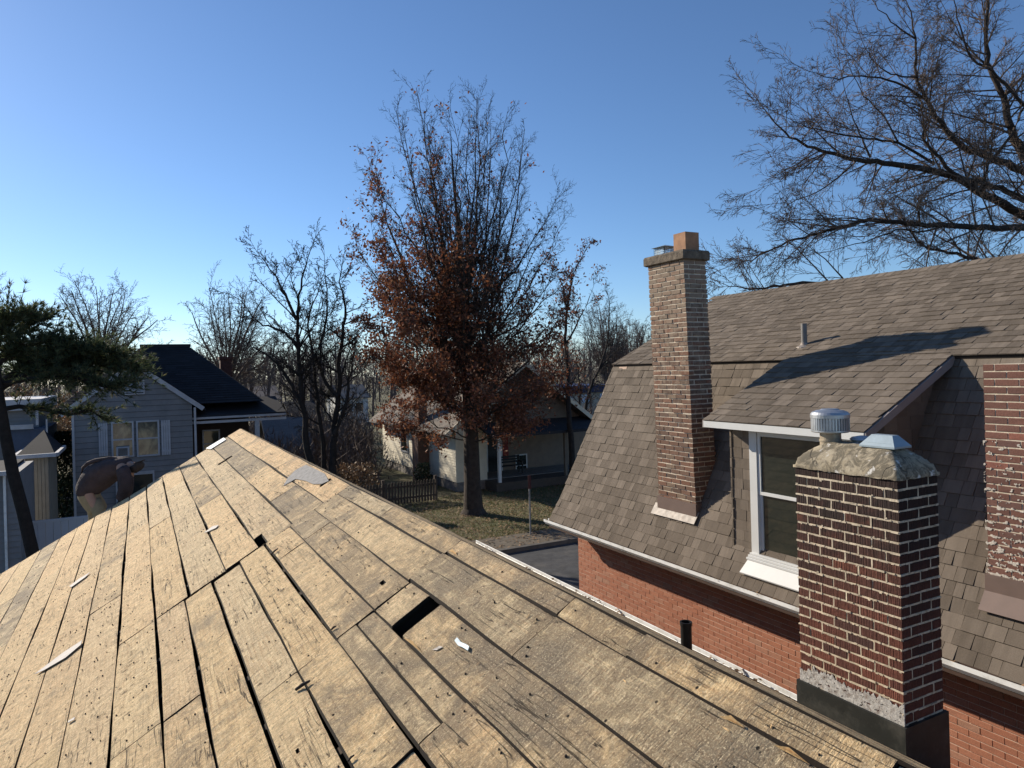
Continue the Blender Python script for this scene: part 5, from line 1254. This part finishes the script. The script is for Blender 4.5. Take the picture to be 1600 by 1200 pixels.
m = MB(); m.box(X0-.2, X1+.25, Y_-.36, Y_-.25, zed-.10, zed+.02); m.box(X0-.26, X0-.15, Y_-.36, Y_+2.6, zed-.10, zed+.02); m.box(X1+.2, X1+.3, Y_-.25, Y_+2.6, zed-.1, zed+.02); m.build('gutter', MGrayTrim, sh)
m = MB(); m.box(X0-.02, X0+.07, Y_-.04, Y_-.021, 0, zed-.1); m.build('corner_board', MGrayTrim, sh)
# nearer grey wall with white downpipe
nh = thing('grey_shed', 'grey sided outbuilding with a white downpipe at the bottom left edge', 'shed', gb(10, 19.))
m = MB(); X0, X1, Y_, zb_, zt = fbox(m, -160, 752, 34, 890, 19, 3.); m.box(X0, X1, Y_, Y_+3, 0, zb_); w_ = m.build('wall', MGray, nh); clap(w_, Y_-.002, X0, X1, 0.9, zt, .16, MGray)
m = MB(); m.box(X0-.2, X1-.25, Y_-.3, Y_+3, zt, zt+.08); m.build('roof', MSHd, nh)
m = MB(); m.box(X0-.2, X1-.25, Y_-.4, Y_-.3, zt-.03, zt+.09); m.build('gutter', MGrayTrim, nh)
q = at_y(8, 800, Y_-.06); m = MB(); m.box(q.x-.03, q.x+.03, Y_-.1, Y_-.03, 0, zt); m.build('downpipe', MWhite, nh)
# pale vinyl fence panels between the houses
vf = thing('vinyl_fence', 'pale grey solid fence between the slate house and the grey house', 'fence', gb(85, 22.))
m = MB(); X0, X1, Y_, zb_, zt = fbox(m, 46, 818, 62, 862, 21.5, .05); m.build('panel', MVinyl, vf)
xx = X0
for i in range(9):
    m = MB(); m.col(R()); m.box(xx+.004, xx+.196, Y_-.02, Y_+.0, .1, zt-.02); m.build('board', MVinyl, vf); xx += .2
m = MB(); m.box(X0, X0+1.8, Y_-.04, Y_+.04, zt-.02, zt+.06); m.build('top_rail', MVinyl, vf)
# rubbish heap and shrub between the houses
rg = random.Random(5); q = at_g(100, 795); m = MB()
for i in range(14):
    a_ = q+Vector((rg.gauss(0, .7), rg.gauss(0, .5), rg.uniform(.1, .5))); d = Vector((rg.uniform(-1, 1), rg.uniform(-.4, .4), rg.uniform(-.15, .15)))*rg.uniform(.3, .9); m.col(rg.random()); m.bar(a_-d, a_+d, rg.uniform(.1, .2), .05)
tag(m.build('scrap_wood_pile', simple('pale_scrap_wood', (.42, .33, .27), .9, .3, 6, .3)), 'heap of pale scrap boards on the ground between the two left houses', 'wood pile')
def shrub(q, w, h, n, name, label, mat, seed, size=.06, cat='shrub'):
    rg = random.Random(seed); t_ = thing(name, label, cat, q); m = MB(); st = MB()
    for i in range(7): e = q+Vector((rg.gauss(0, w*.3), rg.gauss(0, w*.3), h*rg.uniform(.5, .9))); st.tube([q, q.lerp(e, .5), e], [.03, .02, .01], 4, cap=False)
    for _ in range(n):
        t = rg.uniform(0, 6.3); r_ = w*math.sqrt(rg.random())*.5; z = h*rg.random(); r_ *= (1-.55*z/h)*(1+.4*noise.noise(Vector((t*2, z*2, seed)))); c_ = q+Vector((math.cos(t)*r_, math.sin(t)*r_, z))
        a_ = Vector((rg.gauss(0, 1), rg.gauss(0, 1), rg.gauss(0, 1))).normalized(); b_ = a_.cross(Vector((rg.gauss(0, 1), rg.gauss(0, 1), 1))).normalized(); s_ = size*rg.uniform(.5, 1.3); m.col(rg.random()); m.poly([c_-a_*s_, c_+b_*s_*.5, c_+a_*s_, c_-b_*s_*.5])
    st.build('stems', MBarkD, t_); m.build('foliage', mat, t_, kind='stuff'); return t_
shrub(gb(95, 30), 2.2, 3.6, 5200, 'evergreen_shrub', 'tall dark evergreen shrub in the gap left of the grey house', MShrub, 41, .08)
shrub(gb(100, 33), 1.6, 1.1, 900, 'yellow_shrub', 'low yellowish shrub behind the scrap boards', MGrassB, 42, .08)
# leafy brown tree behind the pine
rg = random.Random(9)
for (px, Z, hw, h, n, lb) in ((60, 42, 5.5, 6.2, 9000, 'brown-leaved tree seen under the pine boughs at the left'), (140, 55, 4.5, 5.5, 4000, 'russet bushy tree left of the grey gable')):
    oprm = dict(oprm, kids=[0, 9, 6, 4]); t_ = thing('leafy_tree', lb, 'tree', gb(px, Z)); b = gb(px, Z); mc = MB(); tips = []
    for i in range(9):
        az = i*.7; e_ = math.radians(rg.uniform(35, 80)); grow(mc, b+Vector((0, 0, .2)), Vector((math.cos(az)*math.cos(e_), math.sin(az)*math.cos(e_), math.sin(e_))), h*.72, .09, 1, oprm, tips, rg)
    mc.build('trunk', MBarkD, t_); ml = MB(); leaves(ml, tips, n//3, .3, .09, rg); ml.build('foliage', MLeafB if Z < 50 else MLeafR, t_, kind='stuff')

# ---- cream house behind the oak
CYf, CXl = 30.85, 13.1; chh = thing('cream_house', 'cream sided house with sunlit side wall and shaded porch behind the oak', 'house', (CXl+4, CYf+4, 0))
wt = H-5.8+2.95
m = MB(); m.box(CXl, CXl+.2, CYf, CYf+11.3, .45, wt); m.box(CXl+.2, CXl+1.6, CYf, CYf+.2, .45, wt); cw = m.build('wall', MCream, chh)
m = MB(); z = .45
while z < wt:
    m.col(R()); m.hexa([(CXl-.022, CYf, z), (CXl, CYf, z), (CXl, CYf+11.3, z), (CXl-.022, CYf+11.3, z), (CXl-.004, CYf, z+.125), (CXl, CYf, z+.125), (CXl, CYf+11.3, z+.125), (CXl-.004, CYf+11.3, z+.125)]); z += .125
m.build('siding', MCream, cw, kind='stuff')
MShadeW = simple('siding_painted_shade', (.20, .16, .125), .85, .15, 3, .15)  # street front of the cream house: its shade is put into a dark brown colour
m = MB(); m.box(CXl+1.6, CXl+9, CYf+2.2, CYf+2.4, .1, wt); m.build('porch_wall', MShadeW, chh)
m = MB(); m.box(CXl+.03, CXl+9, CYf+.03, CYf+11, 0, .45); m.build('foundation', MStone, chh)
m = MB(); m.box(CXl-.03, CXl+.1, CYf-.03, CYf-.001, .45, wt); m.build('corner_board', MCream, chh)
# gabled roof facing the street
gx = CXl+3.6; m = MB(); ry = wt+.0; rise = 3.0
for s_ in (-1, 1): m.hexa([(gx, CYf-.5, ry+rise), (gx+s_*4.3, CYf-.5, ry-.25), (gx+s_*4.3, CYf+11.8, ry-.25), (gx, CYf+11.8, ry+rise), (gx, CYf-.5, ry+rise+.1), (gx+s_*4.3, CYf-.5, ry-.15), (gx+s_*4.3, CYf+11.8, ry-.15), (gx, CYf+11.8, ry+rise+.1)])
m.build('roof', shingle_mat('tan_grey_shingle', (.14, .12, .10), (.22, .19, .16)), chh)
m = MB(); gp = [(gx-3.9, ry), (gx+3.9, ry), (gx, ry+rise-.1)]; m.prism(None, [(x, CYf+.4, z) for x, z in gp], [(x, CYf+.6, z) for x, z in gp]); m.build('gable_wall', MShadeW, chh)
m = MB()
for s_ in (-1, 1): m.bar((gx, CYf-.52, ry+rise+.02), (gx+s_*4.3, CYf-.52, ry-.23), .04, .2)
m.build('bargeboard', MCream, chh)
gwin((765, 632), (781, 663), CYf+.38, mat=MGlass, par=chh, trim=MCream)
def swin(ya, yb_, z0, z1):
    m = MB(); m.box(CXl-.07, CXl-.0, ya-.08, ya, z0-.08, z1+.08); m.box(CXl-.07, CXl, yb_, yb_+.08, z0-.08, z1+.08); m.box(CXl-.07, CXl, ya, yb_, z1, z1+.08); m.box(CXl-.07, CXl, ya, yb_, z0-.08, z0); w = m.build('window', MTrim, chh)
    m = MB(); m.box(CXl-.04, CXl-.03, ya, yb_, z0, z1); m.build('pane', MGlass, w)
swin(37.6, 38.6, 1.3, 2.6)
m = MB(); q = at_x(658, 730, CXl-.3); m.box(CXl-.62, CXl-.03, q.y-.5, q.y+.4, 0, 3.0); m.box(CXl-.5, CXl-.03, q.y-.35, q.y+.25, 3.0, 5.2); m.build('chimney', simple('tan_brick_chimney', (.22, .13, .09), .9, .3, 9, .4), chh)
m = MB(); m.box(CXl+1.5, CXl+9, CYf-1.2, CYf+2.2, 0, .42); m.build('porch_floor', simple('brown_porch_floor', (.09, .07, .055), .85, .2, 3, .2), chh)
for x in (CXl+1.75, CXl+5.4, CXl+8.8): m = MB(); m.box(x-.07, x+.07, CYf-1.1, CYf-.96, .42, wt-.15); m.build('porch_post', MShadeW if x > CXl+2 else MTrim, chh)
m = MB(); m.hexa([(CXl+1.0, CYf-1.9, wt-.35), (CXl+9.2, CYf-1.9, wt-.35), (CXl+9.2, CYf+.5, wt+.1), (CXl+1.2, CYf+.5, wt+.1), (CXl+1.0, CYf-1.9, wt-.22), (CXl+9.2, CYf-1.9, wt-.22), (CXl+9.2, CYf+.5, wt+.22), (CXl+1.2, CYf+.5, wt+.22)]); m.build('porch_roof', MSHd, chh)
dY = CYf+2.18; a_ = at_y(762, 715, dY); b_ = at_y(783, 752, dY)
m = MB(); m.box(a_.x, b_.x, dY-.04, dY, .45, 2.5); m.build('door', MIron, chh)
m = MB(); m.box(b_.x+.12, b_.x+.45, dY-.05, dY-.01, 1.0, 2.4); m.build('shutter', MRed, chh)
m = MB(); m.box(a_.x-.12, a_.x-.01, dY-.05, dY, .45, 2.6); m.box(b_.x+.01, b_.x+.1, dY-.05, dY, .45, 2.6); m.build('door_frame', MTrim, chh)
gwin((806, 712), (822, 742), dY, mat=MGlass, par=chh, trim=MTrim)
bx = b_.x-.1; bn = thing('porch_bench', 'black slatted bench on the porch of the cream house', 'bench', (bx, CYf+.9, .42)); 
for i in range(4): m = MB(); m.box(bx-.65, bx+.65, CYf+.7+i*.1, CYf+.78+i*.1, .85, .88); m.build('seat_slat', MIron, bn)
for i in range(3): m = MB(); m.box(bx-.65, bx+.65, CYf+1.12, CYf+1.15, .98+i*.13, 1.07+i*.13); m.build('back_slat', MIron, bn)
for sx in (-.6, .6): m = MB(); m.box(bx+sx-.03, bx+sx+.03, CYf+.7, CYf+.76, .42, 1.08); m.box(bx+sx-.03, bx+sx+.03, CYf+1.08, CYf+1.12, .42, 1.35); m.box(bx+sx-.03, bx+sx+.03, CYf+.76, CYf+1.08, 1.03, 1.08); m.build('leg', MIron, bn)
# picket fence
FY = 29.4; pf = thing('picket_fence', 'short dark wooden picket fence on the lawn left of the oak', 'fence', (9.8, FY, 0))
x = 6.6
while x < 11.5:
    m = MB(); m.col(R()); h_ = 1.0+U(-.02, .02); t_ = U(-.01, .01); m.prism(None, [(x, FY-.012, .05), (x+.085, FY-.012, .05), (x+.085+t_, FY-.012, h_-.05), (x+.04+t_, FY-.012, h_), (x+t_, FY-.012, h_-.05)], [(x, FY+.012, .05), (x+.085, FY+.012, .05), (x+.085+t_, FY+.012, h_-.05), (x+.04+t_, FY+.012, h_), (x+t_, FY+.012, h_-.05)]); m.build('picket', MPicket, pf); x += .135
for z in (.28, .78): m = MB(); m.box(6.6, 11.5, FY+.014, FY+.06, z-.04, z+.04); m.build('rail', MPicket, pf)
for x in (6.6, 9.1, 11.5): m = MB(); m.box(x-.05, x+.06, FY+.06, FY+.17, 0, 1.12); m.build('post', MPicket, pf)
# street sign
q = at_g(829, 840); sg = thing('street_sign', 'small dark red sign on a thin metal post by the pavement', 'sign', q)
m = MB(); m.box(q.x-.025, q.x+.025, q.y-.02, q.y+.02, 0, 2.1); m.build('post', MSign, sg)
m = MB(); m.box(q.x-.055, q.x+.055, q.y-.04, q.y-.022, 1.66, 2.12); m.build('panel', MSignR, sg)
shrub(at_x(655, 765, 12.2)*1.0 if False else Vector((12.3, 33.2, 0)), 1.3, 1.2, 1100, 'green_shrub', 'small green shrub against the sunlit cream wall', MShrub, 43, .06)
shrub(Vector((8.4, 31.5, 0)), 3.6, 1.7, 1500, 'brush_thicket', 'twiggy brown thicket behind the picket fence', MLeafB, 44, .07)

# ---- far roofs and buildings glimpsed through the branches
def farhouse(px0, px1, peak, eave, Z, label, roofm, wallm, side=1):
    a_, b_ = at(px0, eave, Z), at(px1, eave, Z); y = (a_.y+b_.y)/2; x0, x1 = at_y(px0, eave, y).x, at_y(px1, eave, y).x; ze = (a_.z+b_.z)/2; zp = at(( px0+px1)/2, peak, Z+3).z
    t_ = thing('far_house', label, 'house', ((x0+x1)/2, y, 0)); m = MB(); m.box(x0+.3, x1-.3, y+.3, y+6.7, 0, ze); m.build('wall', wallm, t_)
    m = MB(); m.hexa([(x0, y, ze-.05), (x1, y, ze-.05), (x1, y+3.5, zp), (x0, y+3.5, zp), (x0, y, ze+.08), (x1, y, ze+.08), (x1, y+3.5, zp+.1), (x0, y+3.5, zp+.1)]); m.hexa([(x0, y+3.5, zp), (x1, y+3.5, zp), (x1, y+7, ze-.05), (x0, y+7, ze-.05), (x0, y+3.5, zp+.1), (x1, y+3.5, zp+.1), (x1, y+7, ze+.08), (x0, y+7, ze+.08)]); m.build('roof', roofm, t_)
    for f in (.3, .65):
        xc = x0+(x1-x0)*f; m = MB(); m.box(xc-.5, xc+.5, y+.22, y+.3, ze-1.6, ze-.5); w = m.build('window', MTrim, t_); m = MB(); m.box(xc-.42, xc+.42, y+.2, y+.22, ze-1.52, ze-.58); m.build('pane', MGlass, w)
MRt = shingle_mat('far_tan_roof', (.16, .13, .11), (.24, .20, .17))
farhouse(425, 500, 655, 735, 38, 'low grey roofed house just behind the deck peak, under the bare stems', MSHg, MBeige)
farhouse(395, 440, 604, 625, 70, 'distant house with a tan roof right of the grey house', MRt, MBeige)
farhouse(455, 505, 628, 655, 58, 'dark roofed house between the bare stems and the porch', MSHd, MGray)
farhouse(528, 580, 602, 622, 80, 'distant pale roofed house behind the left edge of the oak', MSHg, MTrim)
farhouse(520, 560, 676, 696, 50, 'low outbuilding behind the brush left of the cream house', MSHg, MTan)
lb = thing('long_low_building', 'long low pale building with a navy roof band behind the thin stems', 'building', gb(900, 82))
m = MB(); X0, X1, Y_, zb_, zt = fbox(m, 862, 1010, 1010, 1010, 82, 1); 
a_, b_ = at(862, 616, 82), at(1050, 612, 78); y = a_.y; m = MB(); m.box(a_.x, b_.x, y, y+10, 0, a_.z); m.build('wall', MBeige, lb)
m = MB(); m.box(a_.x-.3, b_.x, y-.4, y+10.3, a_.z, a_.z+.85); m.build('roof', MBlueRoof, lb)
for i in range(4): m = MB(); x = a_.x+1.5+i*2.6; m.box(x, x+1.3, y-.05, y, a_.z-1.2, a_.z-.2); m.build('window', MBlueW, lb)
m = MB(); q = gb(866, 74); m.tube([q, q+Vector((0, 0, 5.9))], [.14, .12], 8); tag(m.build('utility_pole', MBeige), 'pale pole left of the thin stems by the long low building', 'pole')

# ================================================================= LAWN DETAIL
rg = random.Random(2); gm = MB(); lm = MB()
for _ in range(26000):
    x, y = rg.uniform(5, 20), 21.6+8.5*rg.random()**1.2; h_ = rg.uniform(.03, .09); t = rg.uniform(0, 6.3); w_ = Vector((math.cos(t), math.sin(t), 0))*.012
    c_ = Vector((x, y, 0)); gm.col(rg.random()); gm.poly([c_-w_, c_+w_, c_+Vector((rg.gauss(0, .03), rg.gauss(0, .03), h_))])
gm.build('grass', MGrassB)['kind'] = 'stuff'
for _ in range(11000):
    x, y = rg.uniform(4, 20), rg.uniform(19.95, 30.6)
    if rg.random() > .4+.6*math.exp(-((x-ob.x)**2+(y-ob.y)**2)/30): continue
    z = .11 if y < 21.5 else .03; t = rg.uniform(0, 6.3); s_ = rg.uniform(.03, .06); a_ = Vector((math.cos(t), math.sin(t), rg.uniform(-.4, .4)))*s_; b_ = Vector((-math.sin(t), math.cos(t), rg.uniform(-.4, .4)))*s_*.6; c_ = Vector((x, y, z+.02)); lm.col(rg.random()); lm.poly([c_-a_, c_+b_, c_+a_, c_-b_])
lm.build('leaf_litter', MLeafB)['kind'] = 'stuff'

# ================================================================= THE ROOFER
def skin(name, pts, edges, rad, mat, parent, root=0, sub=2):
    me = bpy.data.meshes.new(name); me.from_pydata([tuple(p) for p in pts], edges, []); me.materials.append(mat)
    o = bpy.data.objects.new(name, me); scene.collection.objects.link(o); o.parent = parent; o.matrix_parent_inverse = parent_inv(parent)
    o.modifiers.new('skin', 'SKIN'); 
    if not me.skin_vertices: me.attributes.new
    sv = me.skin_vertices[0].data if len(me.skin_vertices) else None
    if sv is None:
        bpy.context.view_layer.objects.active = o; bpy.ops.mesh.customdata_skin_add(); sv = me.skin_vertices[0].data
    for i, r_ in enumerate(rad): sv[i].radius = (r_, r_) if not isinstance(r_, tuple) else r_; sv[i].use_root = (i == root)
    s = o.modifiers.new('sub', 'SUBSURF'); s.levels = sub; s.render_levels = sub
    return o
PZ = 10.25
person = thing('person', 'roofer in dark jacket and tan trousers bending over beyond the roof edge', 'person', at(140, 850, PZ))
hip = at(143, 768, PZ); sp1 = at(158, 744, PZ); sp2 = at(178, 729, PZ); sh_ = at(196, 727, PZ); nk_ = at(206, 728, PZ); hd_ = at(211, 729, PZ); hd2 = at(215, 738, PZ)
side_v = fw*.17
hl, hr_ = hip-side_v*.6, hip+side_v*.6
kl, kr = at(157, 805, PZ-.12), at(150, 808, PZ+.14); fl_, fr_ = Vector((kl.x-.06, kl.y+.05, 3.38)), Vector((kr.x-.12, kr.y+.05, 3.38)); tl, tr_ = fl_+rt*.16+Vector((0, 0, -.03)), fr_+rt*.16+Vector((0, 0, -.03))
sl_, sr_ = sh_-side_v, sh_+side_v; el, er = at(196, 757, PZ-.24), at(203, 760, PZ+.26); wl, wr = at(187, 783, PZ-.2), at(192, 786, PZ+.2)
body_p = [hip, sp1, sp2, sh_, nk_, hd_, hd2, hl, kl, fl_, tl, hr_, kr, fr_, tr_, sl_, el, wl, sr_, er, wr]
body_e = [(0, 1), (1, 2), (2, 3), (3, 4), (4, 5), (5, 6), (0, 7), (7, 8), (8, 9), (9, 10), (0, 11), (11, 12), (12, 13), (13, 14), (3, 15), (15, 16), (16, 17), (3, 18), (18, 19), (19, 20)]
body_r = [.10, .11, .11, .09, .05, .09, .08, .07, .055, .04, .04, .07, .055, .04, .04, .05, .04, .034, .05, .04, .034]
skin('body', body_p, body_e, body_r, MSkin, person)
def loft(name, rings, mat, seg=28, sd=0., fold=.022):
    """rings: (centre, in-plane radius, depth radius); depth axis is the viewing heading"""
    m = MB(); N = len(rings)
    for i, (c_, ra, rb_) in enumerate(rings):
        d = (rings[min(i+1, N-1)][0]-rings[max(i-1, 0)][0]).normalized(); ax = fw.cross(d).normalized()
        for j in range(seg):
            t = 2*math.pi*j/seg; q = c_+ax*(math.cos(t)*ra)+fw*(math.sin(t)*rb_); nz = fold*noise.noise(q*9+Vector((sd, 0, 0)))+fold*.7*noise.noise(q*22); m.v.append(tuple(q+(q-c_).normalized()*nz))
    for i in range(N-1):
        for j in range(seg): j2 = (j+1) % seg; m.face((i*seg+j, i*seg+j2, (i+1)*seg+j2, (i+1)*seg+j))
    m.face(tuple(range(seg-1, -1, -1))); m.face(tuple((N-1)*seg+j for j in range(seg)))
    o = m.build(name, mat, person, smooth=True); sb = o.modifiers.new('sub', 'SUBSURF'); sb.levels = sb.render_levels = 1; return o
px_ = PZ/FPX
loft('jacket', [(at(127, 773, PZ), .05, .12), (at(131, 770, PZ), .14, .17), (at(139, 760, PZ), .18, .18), (at(149, 749, PZ), .205, .19), (at(161, 740, PZ), .205, .20), (at(174, 733, PZ), .185, .20), (at(187, 730, PZ), .155, .20), (at(197, 728, PZ), .13, .18), (at(204, 727, PZ), .09, .10)], MJacket)
for dz, s_ in ((-.19, 1), (.2, 5)): 
    k_ = 0 if dz < 0 else 5
    loft('sleeve', [(at(188+k_*.3, 728, PZ+dz*.8), .10, .09), (at(194+k_*.5, 742, PZ+dz), .105, .10), (at(196+k_, 757, PZ+dz*1.2), .09, .085), (at(192+k_, 771, PZ+dz*1.1), .078, .072), (at(187+k_, 784, PZ+dz), .07, .065)], MJacket, 14, s_)
loft('trousers', [(at(131, 765, PZ), .13, .15), (at(139, 776, PZ), .14, .16), (at(147, 787, PZ), .135, .16), (at(154, 797, PZ), .12, .17), (at(156, 801, PZ), .06, .12)], MPants, 16, 3)
for kk, ff_, s_ in ((kl, fl_, 2), (kr, fr_, 4)): loft('trouser_leg', [(hip.lerp(kk, .3), .11, .105), (hip.lerp(kk, .7), .115, .105), (kk, .10, .09), (kk.lerp(ff_, .5), .085, .08), (ff_+up*.09, .08, .075)], MPants, 14, s_)
for f_, t_ in ((fl_, tl), (fr_, tr_)): skin('boot', [f_+up*.08, f_-up*.02, t_], [(0, 1), (1, 2)], [.06, .065, .05], MStick, person, 0, 1)
hat = skin('cap', [hd_+(hd_-nk_)*-.1+up*.035, hd_+up*.03+(hd2-hd_)*.3, hd_+(hd2-hd_)*.8+rt*.05], [(0, 1), (1, 2)], [.115, .13, .10], MCap, person, 0, 1)
m = MB(); q0 = at(213, 724, PZ); q1 = at(224, 720, PZ); m.hexa([q0-fw*.08, q1-fw*.05, q1+fw*.05, q0+fw*.08, q0-fw*.08+up*.015, q1-fw*.05+up*.012, q1+fw*.05+up*.012, q0+fw*.08+up*.015]); m.build('cap_brim', MCap, person)
# hood lying on the back
for i in range(1):
    P = [at(x, y, PZ-.06) for x, y in ((127, 742), (129, 731), (137, 724), (148, 720), (160, 718), (172, 716), (182, 717))]; m = MB(); m.tube(P, [.015, .022, .028, .03, .03, .028, .02], 8); m.build('hood', MJacket, person, smooth=True)
for nm, w_, e_ in (('hand', wl, el), ('hand', wr, er)):
    d = (w_-e_).normalized(); pts = [w_, w_+d*.07]; ed = [(0, 1)]; rd = [.028, .034]; sd = d.cross(fw).normalized(); bk = d.cross(sd).normalized()
    for i in range(4):
        o_ = bk*(.03*(i-1.5)/1.5); a_ = w_+d*.085+o_; b_ = a_+d*.04+sd*.008; c_ = b_+d*.03+sd*.018; n0 = len(pts); pts += [a_, b_, c_]; ed += [(1, n0), (n0, n0+1), (n0+1, n0+2)]; rd += [.010, .009, .008]
    n0 = len(pts); pts += [w_+d*.03+bk*.045, w_+d*.065+bk*.06+sd*.02]; ed += [(0, n0), (n0, n0+1)]; rd += [.011, .009]
    skin(nm, pts, ed, rd, simple('work_glove', (.10, .09, .08), .9, .2, 20, .3), person, 0, 1)
print('objects', len(bpy.data.objects), 'tris', sum(len(o.data.polygons)*2 for o in bpy.data.objects if o.type == 'MESH'))

for nm, lb, ct in (('far_woods', 'distant bare trees standing along the horizon behind the houses', 'woods'), ('far_undergrowth', 'brown undergrowth at the foot of the distant bare trees', 'undergrowth'),
                   ('brushwood', 'tangled bare brush between the grey house and the cream house', 'brush'), ('grass', 'short dry grass on the lawn around the oak', 'grass'), ('leaf_litter', 'fallen brown leaves on the lawn and pavement under the oak', 'leaves')):
    o = bpy.data.objects.get(nm)
    if o: o['label'] = lb; o['category'] = ct
for o in list(bpy.data.objects):
    if o.parent is None and o.get('category'):
        n_ = o.name.split('.')[0]
        gname = {'wood_shard': 'wood scraps lying on the stripped roof', 'wood_chip': 'wood scraps lying on the stripped roof', 'stick': 'dark sticks lying on the stripped roof', 'bare_tree': 'bare trees behind the houses', 'far_house': 'distant houses glimpsed through the trees', 'leafy_tree': 'leafy trees behind the pine'}.get(n_)
        if gname: o['group'] = gname
